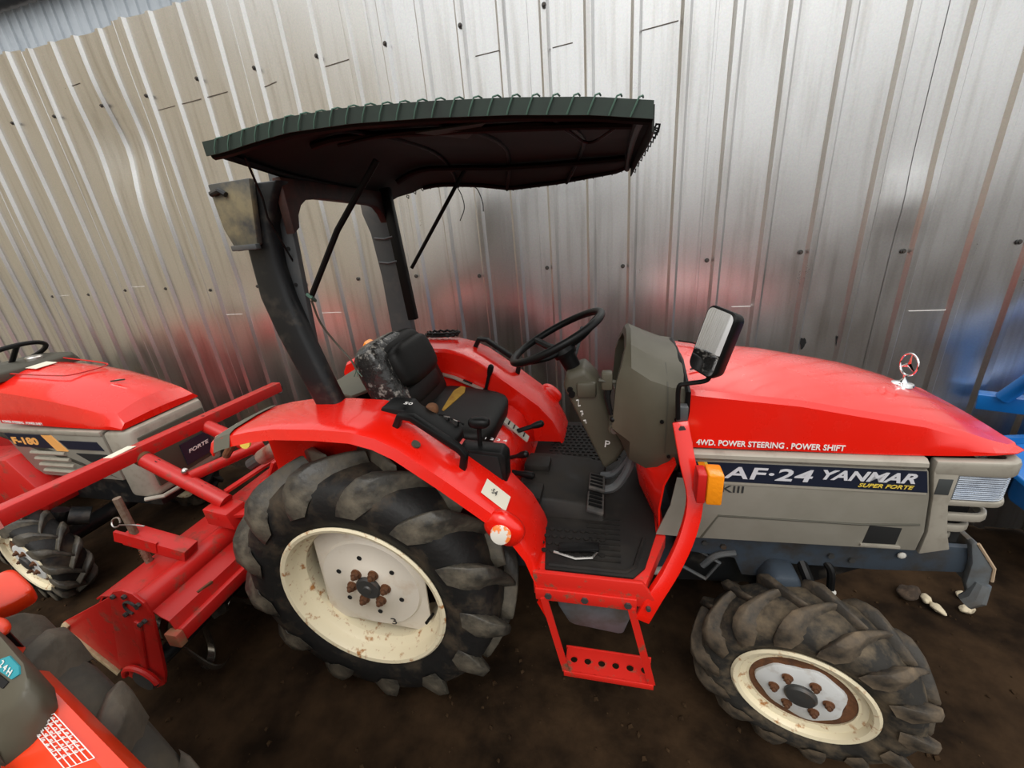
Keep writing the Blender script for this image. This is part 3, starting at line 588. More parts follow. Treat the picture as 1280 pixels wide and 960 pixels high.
# fenders
CRE = [(-.415, 1.160), (-.395, 1.195), (-.340, 1.218), (-.230, 1.243), (-.130, 1.257), (.02, 1.260), (.140, 1.255), (.220, 1.235), (.290, 1.200), (.423, 1.100), (.558, .990), (.620, .915), (.655, .840), (.685, .740), (.690, .665)]
def fender(s):
    grid = []
    for i, (u, w) in enumerate(CRE):
        a = Vector(CRE[max(i - 1, 0)]); b = Vector(CRE[min(i + 1, len(CRE) - 1)]); d = (b - a).normalized(); n = Vector((d.y, -d.x))      # downwards / backwards
        k = .040 if 1 < i < 11 else (.030 if i < 12 else .022)
        p = Vector((u, w)); q = p + n * .008; r = p + n * k; e = p + n * .004
        ib = min(.80, w - .04)
        row = [(u - .0, s * .262, ib), (u, s * .265, max(ib, w - .16) if w - .16 > ib else ib + .5 * (w - ib)), (u, s * .272, w - .012), (u, s * .288, w), (u, s * .38, w + .004), (u, s * .478, w + .001), (e.x, s * .494, e.y), (q.x, s * .503, q.y), (r.x, s * .514, r.y)]
        grid.append(row)
    g = G(); g.sheet(grid, .005); return g.end('fender', RED, T, angle=32)
fn = fender(-1); ff = fender(1)
def fender_lamp(s, f):
    g = G(); sq(g, (.578, s * .497, .938), (.062, .030, .050), Matrix.Rotation(math.radians(40), 3, 'Y'), e=2.6); pod = g.end('lamp_pod', RED, f)
    g = G(); g.disc((.574, s * .528, .940), (.12, s, .22), .031, .014, 24); g.end('reflector', ORLENS, f, 'round orange and white reflector', bevel=.004)
fender_lamp(-1, fn); fender_lamp(1, ff)
g = G(); g.sheet([[(u, v, w + .0035) for u, v, w in ((a, -.29, b), (a, -.38, b + .004), (a, -.478, b + .001), (a + .001, -.500, b - .006), (a + .004, -.520, b - .045))] for a, b in ((-.378, 1.2035), (-.34, 1.218), (-.305, 1.228))], .001); g.end('tape_strip', GREYTAPE, fn, 'strip of grey tape near the rear end')
g = G(); g.sheet([[(u, v, w + .003) for u, v, w in ((a, -.30, b), (a, -.40, b + .004), (a, -.478, b + .001))] for a, b in ((-.412, 1.164), (-.394, 1.196), (-.380, 1.203))], .001); g.end('rear_decal', PAPER, fn)
nn = Vector((-.62, 0, -.78)); tdir = Vector((.775, 0, -.632)).normalized(); up_ = Vector((0, 1, 0)); ndir = tdir.cross(up_).normalized()
if ndir.z < 0: ndir = -ndir
def onslope(u, v, h=0):
    w = interp([c[0] for c in CRE], [c[1] for c in CRE], u); return Vector((u, v, w + .003)) + ndir * h
P4 = [onslope(.505, -.470, .0045), onslope(.575, -.470, .0045), onslope(.575, -.400, .0045), onslope(.505, -.400, .0045)]
g = G(); g.loft([P4, [p + ndir * .0008 for p in P4]]); st_ = g.end('paper_sticker', PAPER, fn, 'cream paper sticker with a dark print')
text('sticker_print', '·54', INKD, st_, onslope(.525, -.445, .0055), tdir, up_, .022, .022)
g = G(); g.disc(onslope(.315, -.455, .004), ndir, .014, .006, 14); g.end('fender_plug', OLIVED, fn)
# grab handles on fenders
for s, f in ((-1, fn), (1, ff)):
    g = G(); pts = [(.235, s * .415, 1.215), (.262, s * .418, 1.262), (.300, s * .418, 1.258), (.435, s * .418, 1.158), (.452, s * .418, 1.135), (.438, s * .415, 1.080)]
    rings = []
    for i, p in enumerate(pts):
        p = Vector(p); d = (Vector(pts[min(i + 1, 5)]) - Vector(pts[max(i - 1, 0)])).normalized(); y = d.cross(Vector((0, 1, 0))).normalized()
        rings.append([p + Vector((0, a * .013, 0)) + y * b_ * .011 for a, b_ in ((-1, -1), (1, -1), (1, 1), (-1, 1))])
    g.loft(rings); g.end('grab_handle', BLACK, f, 'black grab handle', bevel=.005)
g = G()
P = [Vector((.05 + .085 * math.cos(2 * PI * i / 30), .47 + .028 * math.sin(2 * PI * i / 30), 1.275 + .004 * math.sin(3 * i))) for i in range(30)]
g.tube(P, .007, 6, loop=True); g.tube([p + Vector((.012, .0, .012)) for p in P], .006, 6, loop=True); g.end('cable_coil', BLACK, ff, 'loop of black cable')
g = G(); sq(g, (-.345, .42, 1.235), (.020, .034, .036), Matrix.Rotation(.5, 3, 'Y'), e=4); g.end('rear_lamp', AMBER, ff, 'amber rear lamp')
# deck under the seat
g = G(); g.loft([[(u, -.263, .79), (u, -.262, h * .5 + .4), (u - du, -.24, h), (u - du, .24, h), (u, .262, h * .5 + .4), (u, .263, .79)] for u, h, du in ((-.20, 1.03, 0), (.20, 1.03, 0), (.50, 1.00, .06), (.535, .96, .05))]); dk = g.end('seat_deck', RED, T, bevel=.012)
g = G(); g.box((-.05, 0, .62), (.75, .30, .36)); g.box((.42, 0, .60), (.5, .36, .30)); g.end('transmission_case', BLUEGREY, T, bevel=.03)
# side consoles, levers
g = G(); g.sheet([[(u, v, w) for v in (.238, .262)] for u, w in ((.06, 1.165), (.18, 1.130), (.30, 1.075), (.42, 1.000))], .006); lp = g.end('lever_slot_plate', SILVER, T)
g = G()
for u, w in ((.10, 1.158), (.24, 1.108), (.33, 1.064)): g.bar((u - .02, .25, w + .008), (u + .02, .25, w - .010), .012, .004)
g.end('lever_slot', BLACK, lp)
def lever(p, q, r, kr, parent=T, name='lever'):
    g = G(); g.tube([p, q], r, 8); o = g.end(name, BLACK, parent); d = (Vector(q) - Vector(p)).normalized()
    g = G(); g.tube([Vector(q) - d * .01, Vector(q) + d * .015, Vector(q) + d * .035, Vector(q) + d * .042], [kr * .7, kr, kr * .95, kr * .45], 12); g.end('lever_knob', BLACK, o); return o
lever((.318, .255, 1.06), (.345, .262, 1.145), .008, .014)
gq = G(); gq.prism([(.470, -.015), (.500, -.035), (.545, .03), (.515, .055)], 'w', 0, .003)
gs = G(); gs.hexa([(.452, .035, 1.010), (.545, .030, .925), (.545, .075, .925), (.452, .080, 1.010), (.455, .035, 1.014), (.549, .030, .929), (.549, .075, .929), (.455, .080, 1.014)]); sp = gs.end('shift_plate', SILVER, T)
g = G()
for q in range(4): g.bar((.472 + q * .020, .040, 1.002 - q * .018), (.472 + q * .020, .070, 1.002 - q * .018), .005, .004)
g.end('shift_slots', BLACK, sp)
lever((.505, .052, .965), (.575, .065, .985), .010, .015)
lever((.505, -.09, .925), (.545, -.105, .945), .008, .014); lever((.515, -.13, .885), (.565, -.14, .885), .010, .015)
g = G(); g.prism([(.385, 1.055), (.405, 1.115), (.545, 1.105), (.560, 1.085), (.555, .985), (.48, 1.00)], 'v', -.350, -.285); lb = g.end('lever_console', BLACK, T, bevel=.007)
g = G(); g.prism([(.40, 1.075), (.425, 1.100), (.535, 1.090), (.545, .995), (.49, 1.015)], 'v', -.354, -.3495); g.end('console_window', SOOT, lb)
g = G(); g.sheet([[(.385, -.356, 1.108), (.385, -.30, 1.12)], [(.572, -.356, .972), (.572, -.345, .975)]], .004); g.end('console_edge', GREYTAPE, lb)
text('gear_marks', '1 2 3 4', INKW, lb, (.475, -.283, 1.113), (1, 0, -.10), (0, 1, 0), .075, .012)
g = G(); g.tube([(.468, -.315, 1.11), (.472, -.318, 1.175)], .008, 8); bl = g.end('gear_lever', BLACK, T); g = G(); sq(g, (.475, -.32, 1.195), (.036, .022, .018), e=2.6); g.end('gear_knob', BLACK, bl)
g = G(); g.prism([(.150, 1.215), (.165, 1.262), (.245, 1.258), (.262, 1.235), (.40, 1.145), (.40, 1.09), (.25, 1.16)], 'v', -.365, -.27); cs = g.end('side_console', BLACK, T, bevel=.008)
text('switch_marks', '50', INKW, cs, (.232, -.335, 1.262), (1, 0, -.1), (0, 1, 0), .028, .016)
g = G(); g.tube([(.285, -.262, 1.195), (.30, -.255, 1.225)], [.016, .012], 10); sq(g, (.292, -.26, 1.21), (.022, .02, .022), e=2.3); g.end('rusty_latch', RUST, cs, 'rusty brown latch')
for k in range(5): 
    g = G(); x = .315 + k * .016; g.tube([(x, -.275, 1.165 - k * .008), (x + .006, -.27, 1.195 - k * .006), (x + .02, -.262, 1.188 - k * .008)], .004, 6); g.end('wire_end', STEEL if k % 2 else BLACK, cs)
# seat
Rb = Matrix.Rotation(math.radians(-20), 3, 'Y')
g = G(); sq(g, (.285, 0, 1.058), (.175, .212, .052), Matrix.Rotation(math.radians(8), 3, 'Y'), e=4.5, nu=40, nv=16); seat = g.end('seat_cushion', VINYL, T)
g = G(); sq(g, (.085, 0, 1.225), (.056, .205, .185), Rb, e=4.0, nu=40, nv=16); bk = g.end('seat_back', VINYL, T)
g = G(); sq(g, (.108, 0, 1.30), (.052, .150, .085), Rb, e=4, nu=32, nv=12); g.end('back_pad', VINYL, bk)
g = G(); sq(g, (.112, 0, 1.180), (.052, .165, .050), Rb, e=4, nu=32, nv=12); g.end('lumbar_pad', VINYL, bk)
g = G(); sq(g, (.077, -.158, 1.235), (.0595, .052, .17), Rb, e=4, nu=32, nv=14); sq(g, (.040, -.06, 1.335), (.050, .14, .078), Rb, e=4, nu=32, nv=14); g.end('packing_tape', TAPE, bk, 'clear tape wrapped round the torn edge')
g = G(); sq(g, (.05, .217, 1.29), (.03, .018, .035), Rb, e=3); g.end('back_knob', BLACK, bk)
P = [(.258, .165), (.238, .170), (.222, .12), (.228, .04), (.240, -.075), (.250, -.08), (.262, .02), (.272, .11)]
g = G(); g.loft([[(u, v, 1.100 + .02 * (.25 - u)) for u, v in P], [(u, v, 1.1175 - .10 * (u - .25)) for u, v in P]]); g.end('foam_tear', FOAM, seat, 'yellow foam showing through a tear')
g = G(); g.prism([(-.315, .05), (-.315, .34), (-.14, .30), (-.085, .02), (-.14, -.08), (-.215, -.05)], 'w', 1.10, 1.165); tb = g.end('toolbox', BLACK, T, bevel=.008)
g = G(); g.prism([(-.320, .05), (-.320, .345), (-.135, .305), (-.080, .02), (-.138, -.086), (-.218, -.055)], 'w', 1.165, 1.180); g.end('toolbox_lid', GREYTAPE, tb, 'dull grey green lid', bevel=.004)
# roll bar
g = G()
NP = [(-.045, 1.235, .048), (-.085, 1.36, .050), (-.128, 1.50, .054), (-.155, 1.62, .056), (-.160, 1.72, .052), (-.150, 1.83, .056), (-.125, 1.90, .070), (-.105, 1.945, .080)]
g.loft([[(u - h, v, w), (u - h + .01, v - .02, w), (u + h - .01, v - .02, w), (u + h, v, w), (u + h - .01, v + .045, w), (u - h + .01, v + .045, w)] for (u, w, h), v in zip(NP, [-.325, -.32, -.312, -.305, -.300, -.300, -.300, -.300])])
FP = [(-.060, 1.10, .052), (-.060, 1.35, .052), (-.062, 1.60, .048), (-.075, 1.78, .048), (-.09, 1.86, .055), (-.09, 1.935, .055)]
rb = g.end('roll_bar_post', BLKMET, T, bevel=.008)
g = G(); g.loft([[(u - h, .275, w), (u + h, .275, w), (u + h, .32, w), (u - h, .32, w)] for u, w, h in FP]); g.end('roll_bar_post', BLKGREY, T, bevel=.006)
for q in (1.33, 1.66, 1.76): put('weld_bead', G().tube([(-.105, .272, q + .0), (-.06, .270, q - .006), (-.02, .272, q)], .005, 6).mesh('weld_bead', BLKGREY), rb)
g = G(); arcq = []
g.prism([(-.30, 1.955), (.30, 1.935), (.30, 1.77)] + [(.285 - .10 * (1 - math.cos(a)), 1.77 + .115 * math.sin(a)) for a in (.4, .8, 1.2, 1.57)] + [(-.14, 1.90)] + [(-.18 - .09 * math.sin(a), 1.81 + .09 * math.cos(a)) for a in (.3, .7, 1.1, 1.5)] + [(-.30, 1.80)], 'u', -.065, -.035)
rx = g.end('roll_bar_crossbar', mat('rusted_dark_steel', (0.03, 0.014, 0.012), 0.5, col2=(0.10, 0.03, 0.02), scale=8, lo=0.5, hi=0.7), T, bevel=.004)
g = G(); g.prism([(-.245, 1.952), (-.10, 1.955), (-.135, 1.78), (-.215, 1.765), (-.238, 1.83)], 'v', -.345, -.322); pl_ = g.end('post_plate', mat('scuffed_bracket_paint', (0.075, 0.075, 0.07), 0.5, col2=(0.26, 0.22, 0.13), scale=7, lo=0.48, hi=0.66), T, 'scuffed pale bracket at the top of the post', bevel=.004)
g = G(); g.tube([(-.235, -.352, 1.925), (-.205, -.352, 1.932), (-.185, -.352, 1.92)], .008, 8); g.end('plate_hook', BLKMET, pl_); g = G(); g.box((-.175, -.348, 1.775), (.09, .02, .016)); g.end('plate_foot', BLKGREY, pl_, bevel=.003)
g = G(); g.bar((-.072, -.262, 1.985), (-.112, -.262, 1.455), .022, .045, (1, 0, 0)); cp1 = g.end('canopy_post', BLKGREY, T, bevel=.003)
g = G(); g.bar((-.022, .285, 1.95), (.004, .285, 1.40), .03, .040, (1, 0, 0)); cp2 = g.end('canopy_post', BLACK, T, bevel=.003)
for k in range(4): put('post_hole', G().disc((-.084 - .008 * k, -.274, 1.87 - .11 * k), (0, 1, 0), .006, .003, 10).mesh('post_hole', SOOT), cp1)
g = G(); g.tube([(.265, -.285, 1.965), (.10, -.285, 1.80), (-.04, -.29, 1.615)], .009, 8); sy = g.end('canopy_stay', BLACK, T)
g = G(); g.tube([(-.046, -.30, 1.62), (-.052, -.275, 1.61), (-.04, -.28, 1.598), (-.035, -.30, 1.612)], .006, 6, loop=True); g.end('stay_tie', TWINE, sy, 'green twine tie')
g = G(); g.tube([(.325, .30, 1.985), (.03, .30, 1.625)], .008, 8); g.end('canopy_stay', BLACK, T)
g = G(); g.tube(smoothp([(-.045, -.29, 1.60), (-.048, -.27, 1.52), (-.02, -.25, 1.44), (.015, -.25, 1.39), (.03, -.25, 1.35)], 5), .0035, 5); g.end('loose_cable', OLIVED, T)
for k in range(3): put('cable_end', G().tube([(.03, -.25, 1.35), (.03 + .015 * (k - 1), -.25, 1.325)], .002, 4).mesh('cable_end', TWINE), T)
g = G(); g.tube([(.0, -.45, 1.985), (-.06, -.36, 1.90), (-.07, -.35, 1.85), (-.09, -.27, 1.72)], .003, 5); g.end('loose_string', BLACK, T)
# canopy: cloth on a tube frame
def cloth_w(u, v):
    x = (u + .05) / 1.0
    ridge = 2.052 - .075 * x
    e_near = interp([-.06, .05, .18, .34, .52, .69, .85, .96], [2.013, 2.026, 2.033, 2.031, 2.019, 2.003, 1.983, 1.963], u)
    e_far = interp([-.10, .02, .32, .46, .67, .90, .96], [1.962, 1.976, 1.942, 1.916, 1.920, 1.936, 1.953], u)
    top = e_near + (ridge + .012 - e_near) * (1 - (v / .5) ** 2) if v < 0 else e_far + (ridge + .012 - e_far) * (1 - (v / .5) ** 2.4)
    back = interp([-.5, -.25, .35, .5], [2.012, 1.968, 1.922, 1.918], v); t = min(1, max(0, (u + .06) / .26)); t = t * (2 - t)
    return back + (top - back) * t
us = [-.06 + i * (1.02 / 34) for i in range(35)]; vs = [-.5 + j / 24 for j in range(25)]
def cu(u, v): return u - (.012 if u < 0 else 0) * 0 + (0.02 * (1 - (v / .5) ** 2) if u > .9 else 0) - (.10 * max(0, v) if u < .0 else 0)
grid = [[(cu(u, v), v, cloth_w(u, v) + .004 * noise.noise(Vector((u * 6, v * 6, 0)))) for v in vs] for u in us]
g = G(); g.sheet(grid, .004); can = g.end('canopy', TARP, T, 'dark tarpaulin canopy', angle=60)
g = G(); g.sheet([[(u, -.503 + .0 * a, cloth_w(u, -.5) + .006 - a) for a in (0, .015, .030)] for u in us], .004); hem = g.end('canopy_hem', TARPG, can, 'green hem laced with twine')
g = G(); g.sheet([[(.962 + .02 * (1 - (v / .5) ** 2), v, cloth_w(.96, v) - a) for a in (0, .02, .045)] for v in vs], .004); g.end('canopy_hem', TARP, can)
g = G(); g.tube([(u, -.480, cloth_w(u, -.5) - .020) for u in us], .011, 8); fr = g.end('canopy_frame', BLACK, T)
def rail(pts, r=.010): G_ = G(); G_.tube(pts, r, 8); return G_.end('frame_tube', BLACK, fr)
rail([(u, -.30, cloth_w(u, -.3) - .016) for u in us[5:-1]]); rail([(u, .30, cloth_w(u, .3) - .020) for u in us[3:-1]], .012)
rail([(u, .490, cloth_w(u, .5) - .004) for u in us[4:]]); rail([(.945, v, cloth_w(.945, v) - .012) for v in vs[::2]], .011); rail([(-.05, v, cloth_w(-.05, v) - .012) for v in vs[1:-2:2]], .011)
for u, du in ((.22, .06), (.44, .10), (.70, .10)): rail([(u + du * (1 - (v / .5) ** 2), v, cloth_w(u, v) - .012) for v in vs[::2]], .007)
g = G(); g.tube(smoothp([(.20, -.35, 2.00), (.35, -.33, 2.012), (.55, -.32, 2.00), (.74, -.30, 1.99), (.82, -.12, 1.965), (.90, -.28, 1.97)], 5), .004, 5); g.end('frame_wire', BLACK, fr)
g = G(); g.prism([(.42, -.36), (.60, -.36), (.50, -.20)], 'w', 2.000, 2.004); g.end('patch', TARPG, can)
lm = G().tube([(0, -.009, -.024), (.006, -.012, -.012), (.015, -.010, .006), (.022, .002, .010), (.024, .02, .010)], .0018, 5).mesh('twine_loop', TWINE)
for i in range(25):
    u = -.03 + i * .0395; put('twine_loop', lm, can, loc=(u, -.497, cloth_w(u, -.5)))
lm2 = G().tube([(0, -.004, -.004), (.004, .004, -.010), (.006, .006, .002), (0, .0, .004)], .0025, 5, loop=True).mesh('edge_loop', BLACK)
for i in range(26): u = -.03 + i * .038; put('edge_loop', lm2, can, loc=(u, .498, cloth_w(u, .5) - .004))
for i in range(10): v = -.45 + i * .1; put('edge_loop', lm2, can, loc=(.966 + .02 * (1 - (v / .5) ** 2), v, cloth_w(.96, v) - .034), rot=(0, 0, -1.57))
for u0 in (.215, .27):
    g = G(); g.tube(smoothp([(u0, .495, 1.945), (u0 + .018, .50, 1.90), (u0 + .022, .50, 1.85), (u0 - .005, .50, 1.80)] if u0 < .25 else [(u0, .495, 1.94), (u0 + .035, .50, 1.925), (u0 + .055, .50, 1.87), (u0 + .055, .50, 1.83)], 5), .0022, 5); g.end('loose_string', BLACK, T)
# mirror
g = G(); g.tube(smoothp([(1.072, -.305, 1.215), (1.068, -.305, 1.31), (1.085, -.308, 1.325), (1.128, -.318, 1.337), (1.140, -.322, 1.350), (1.142, -.325, 1.385)], 5), .0065, 8); ma = g.end('mirror_arm', BLACK, T)
mn = Vector((-.83, -.52, .20)).normalized(); mx_ = Vector((-mn.y, mn.x, 0)).normalized(); my_ = mn.cross(mx_); 
if my_.z < 0: my_ = -my_
tl_ = math.radians(-8); mx2 = mx_ * math.cos(tl_) + my_ * math.sin(tl_); my2 = my_ * math.cos(tl_) - mx_ * math.sin(tl_); mc = Vector((1.142, -.330, 1.450))
def rrect(hx, hy, r): 
    o = []
    for cx, cy, a0 in ((hx - r, hy - r, 0), (-hx + r, hy - r, 90), (-hx + r, -hy + r, 180), (hx - r, -hy + r, 270)): o += arc(cx, cy, r, a0, a0 + 90, 4)
    return o
g = G(); g.loft([[mc + mx2 * x * k + my2 * y * k + mn * z for x, y in rrect(.048, .088, .020)] for k, z in ((.70, -.035), (.94, -.022), (1.0, 0), (1.0, .008), (.96, .011))]); mh = g.end('mirror_housing', BLACK, ma)
g = G(); g.loft([[mc + mx2 * x + my2 * y + mn * z for x, y in rrect(.043, .083, .017)] for z in (.0105, .0125)]); g.end('mirror_glass', MIRROR, mh, 'silvered mirror face')
# chassis, front axle, bumper
g = G()
for s in (-1, 1): g.prism([(1.12, .76), (1.12, .655), (1.30, .640), (1.33, .57), (1.40, .57), (1.42, .635), (1.72, .645), (1.94, .665), (1.955, .76)], 'v', s * .195, s * .215)
fr2 = g.end('front_frame', BLUEGREY, T, bevel=.004)
for u, w in ((1.20, .70), (1.26, .69), (1.58, .69), (1.64, .68)): put('frame_bolt', G().disc((u, -.218, w), (0, 1, 0), .010, .010, 6).mesh('frame_bolt', HUBM), fr2)
g = G(); g.ball((1.765, -.222, .718), .012, 2, (1, .5, 1)); g.end('white_plug', CAPM, fr2, 'small white cap')
g = G(); g.prism([(1.915, .79), (1.925, .80), (1.990, .71), (2.000, .60), (1.965, .58), (1.940, .64), (1.935, .72)], 'v', -.235, -.213); g.box((1.955, 0, .70), (.02, .44, .13)); bp = g.end('front_hitch', DUSTBLUE, T, bevel=.005)
g = G(); g.tube([(1.93, -.235, .795), (1.99, -.235, .71), (1.998, -.235, .66)], .0045, 6); g.end('worn_edge', mat('bare_worn_edge', (0.45, 0.33, 0.22), 0.6), bp, 'worn pale edge')
g = G(); g.tube([(1.978, -.235, .65), (1.968, -.245, .60), (1.95, -.24, .575)], [.02, .026, .022], 10); g.end('hitch_hook', DUSTBLUE, bp)
g = G(); g.prism([(1.12, .46), (1.10, .95), (1.75, .95), (1.75, .62), (1.55, .50)], 'v', -.17, .17); g.end('engine_block', BLKMET, T, bevel=.02)
g = G(); g.tube([(1.47, -.275, .36), (1.45, -.20, .46), (1.45, .20, .46), (1.45, .30, .36)], [.05, .06, .06, .05], 14); axl = g.end('front_axle', BLUEGREY, T)
g = G(); g.prism([(1.385, .40), (1.375, .60), (1.40, .655), (1.47, .655), (1.49, .60), (1.50, .42)], 'v', -.30, -.20); g.end('axle_housing', BLUEGREY, axl, bevel=.018)
g = G(); g.tube([(1.472, -.29, .34), (1.455, -.275, .43), (1.455, -.27, .50)], [.045, .05, .045], 12); g.end('knuckle', DUSTBLUE, axl)
g = G(); g.tube(smoothp([(1.50, -.19, .66), (1.52, -.25, .60), (1.535, -.27, .54)], 5), .016, 8); g.tube(smoothp([(1.55, -.18, .66), (1.585, -.22, .64), (1.59, -.24, .57)], 5), .012, 8); g.end('steering_hose', BLACK, axl)
g = G(); g.disc((1.50, -.29, .50), (.3, -.6, -.6), .020, .03, 12); g.disc((1.59, -.245, .555), (0, -.2, 1), .013, .03, 10); g.end('grease_cap', CAPM, axl, 'pale grease caps')
g = G(); g.tube([(1.16, -.19, .66), (1.26, -.20, .60), (1.22, -.20, .52), (1.12, -.20, .58)], .007, 6); g.tube(smoothp([(1.30, -.215, .665), (1.24, -.225, .655), (1.20, -.22, .60)], 4), .011, 8); g.end('drain_pipe', BLKGREY, T)
g = G(); g.tube(smoothp([(1.135, -.24, .74), (1.13, -.26, .69), (1.08, -.28, .63), (1.02, -.27, .60)], 5), .013, 8); g.end('coolant_hose', mat('pale_grey_hose', (0.42, 0.40, 0.36), 0.5), T, 'pale grey hose below the side panel')
g = G(); g.loft([[(.69, -.42, .70), (.95, -.42, .70), (.95, .2, .70), (.69, .2, .70)], [(.71, -.43, .56), (.955, -.43, .55), (.955, .2, .55), (.71, .2, .56)], [(.745, -.41, .455), (.93, -.41, .435), (.93, .2, .43), (.745, .2, .45)]]); g.end('fuel_tank', DUSTBLUE, T, bevel=.02)
g = G(); g.box((.62, 0, .58), (1.2, .26, .24)); g.end('gear_housing', BLUEGREY, T, bevel=.03)
g = G(); g.tube([(0, -.30, .545), (0, .30, .545)], .075, 16); g.end('rear_axle', BLUEGREY, T)
g = G(); g.prism([(.66, .66), (.69, .66), (.70, .60), (.69, .585)], 'v', -.505, -.50); g.end('mud_tab', RED, T)
# wheels
rear_wheel(T, (0, -.370, .547), (0, 0.10, 0), True, True)
rear_wheel(T, (0, .370, .547), (0, 0.2, PI), False, False)
SA = math.radians(-17.4)
front_wheel(T, (1.493, -.361, .333), (.076, .12, SA), True, True, tyrem=MUDTYRE)
front_wheel(T, (1.43, .37, .333), (-.0, .3, PI + SA), False, False)
# ------------------------------------------------------------------ rotary tiller behind the tractor
RT = thing('rotary_tiller', 'worn red rotary tiller with a long square bar hitched behind the large tractor', 'tiller', L2W(-.85, 0), PSI)
def tl_(p): return (p[0] + .85, p[1], p[2])
def TT(ps): return [tl_(p) for p in ps]
g = G(); g.tube(TT([(-.825, -.665, .555), (-.825, .62, .555)]), .052, 20); g.end('torque_tube', REDOLD, RT)
SEC = [(-.800, .590), (-.775, .545), (-.745, .520), (-.715, .505), (-.700, .455)]
g = G(); g.sheet([[tl_((u, v, w)) for u, w in SEC] for v in (-.655, .62)], .006); g.end('front_cover', REDOLD, RT)
g = G(); g.box(tl_((-.705, -.01, .435)), (.05, 1.28, .055)); g.end('cover_beam', REDOLD, RT, bevel=.004)
g = G(); g.box(tl_((-.705, -.665, .432)), (.058, .03, .062)); g.end('beam_end', mat('bare_rusty_paint', (0.30, 0.14, 0.07), 0.7, col2=(0.45, 0.05, 0.03), scale=20), RT, 'bare rusty beam end', bevel=.004)
g = G(); g.sheet([[tl_((u, v, w)) for u, w in ((-.862, .592), (-.93, .590), (-1.02, .575), (-1.06, .555))] for v in (-.65, .62)], .006); g.end('rear_cover', REDOLD, RT)
g = G(); g.sheet([[tl_((u, v, w)) for u, w in ((-1.06, .555), (-1.16, .46), (-1.30, .33), (-1.33, .20))] for v in (-.62, .62)], .006); g.end('rear_board', REDOLD, RT)
ep = [(-.925, .615), (-.895, .640), (-.845, .655), (-.800, .645), (-.765, .605), (-.760, .540), (-.800, .40), (-.865, .20), (-.905, .125), (-.96, .09), (-1.04, .09), (-1.10, .13), (-1.115, .20)]
g = G(); g.prism([tl_((u, 0, w))[::2] for u, w in ep], 'v', -.672, -.660); epo = g.end('end_plate', REDOLD, RT, bevel=.003)
g = G(); g.prism([tl_((u, 0, w))[::2] for u, w in ((-.94, .60), (-1.32, .395), (-1.345, .355), (-1.16, .13), (-1.10, .19), (-.955, .52))], 'v', -.664, -.656); sg = g.end('side_guard', REDOLD, RT, bevel=.002)
g = G(); g.prism([tl_((u, 0, w))[::2] for u, w in ((-1.30, .405), (-1.345, .36), (-1.16, .122), (-1.145, .14), (-1.315, .355), (-1.285, .385))], 'v', -.676, -.655); g.end('worn_lip', mat('chipped_pale_edge', (0.50, 0.40, 0.24), 0.6, col2=(0.32, 0.2, 0.1), scale=22), sg, 'chipped pale edge', bevel=.001)
bm_ = G().disc((0, 0, 0), (0, 1, 0), .009, .010, 6).mesh('plate_bolt', HUBM)
for u, w in ((-.895, .622), (-.835, .632), (-.785, .600), (-.88, .535), (-.80, .515), (-.835, .49)): put('plate_bolt', bm_, epo, loc=tl_((u, -.678, w)))
g = G(); g.tube([tl_((-.835 + .030 * math.cos(t), -.676, .575 + .030 * math.sin(t))) for t in [i * .25 for i in range(0, 19)]], .005, 6); g.end('ring_mark', HUBM, epo)
g = G(); g.bar(tl_((-.845, -.674, .50)), tl_((-.955, -.674, .22)), .03, .012, (0, 1, 0)); g.end('plate_rib', REDOLD, epo, bevel=.004)
g = G(); g.tube([tl_((-.985 + .085 * math.cos(t), -.69, .155 + .075 * math.sin(t))) for t in [.1 + i * .22 for i in range(14)]], .012, 8); g.end('bearing_guard', REDOLD, epo)
g = G(); g.lathe([(.0001, -.02), (.05, -.02), (.06, 0), (.06, .03)], 20, tl_((-.985, -.67, .15))); g.end('bearing_cap', HUBM, epo, 'dark bearing cap')
g = G(); g.tube(TT([(-.94, -.655, .21), (-.94, .6, .21)]), .035, 12); shf = g.end('tine_shaft', BLKMET, RT)
g = G(); P = smoothp([(0, 0, .03), (.02, 0, .12), (.05, .012, .18), (.075, .045, .205), (.085, .085, .20)], 3)
g.loft([[p + Vector((-.018 * (1 - .0 * i), -.003, 0)), p + Vector((.018, -.003, 0)), p + Vector((.018, .003, 0)), p + Vector((-.018, .003, 0))] for i, p in enumerate(P)]); tine_me = g.mesh('tine', mat('polished_tine_steel', (0.30, 0.27, 0.23), 0.25, metal=0.9, col2=(0.08, 0.05, 0.03), scale=9))
for i in range(9):
    for q in range(3): put('tine', tine_me, shf, loc=tl_((-.94, -.58 + i * .13 + q * .02, .21)), rot=(0, i * .7 + q * 2.1, PI if i % 2 else 0))
g = G(); g.bar(tl_((-.722, -.53, .507)), tl_((-.716, -.47, .503)), .010, .010); g.end('cover_latch', RUST, RT, 'small rusty latch')
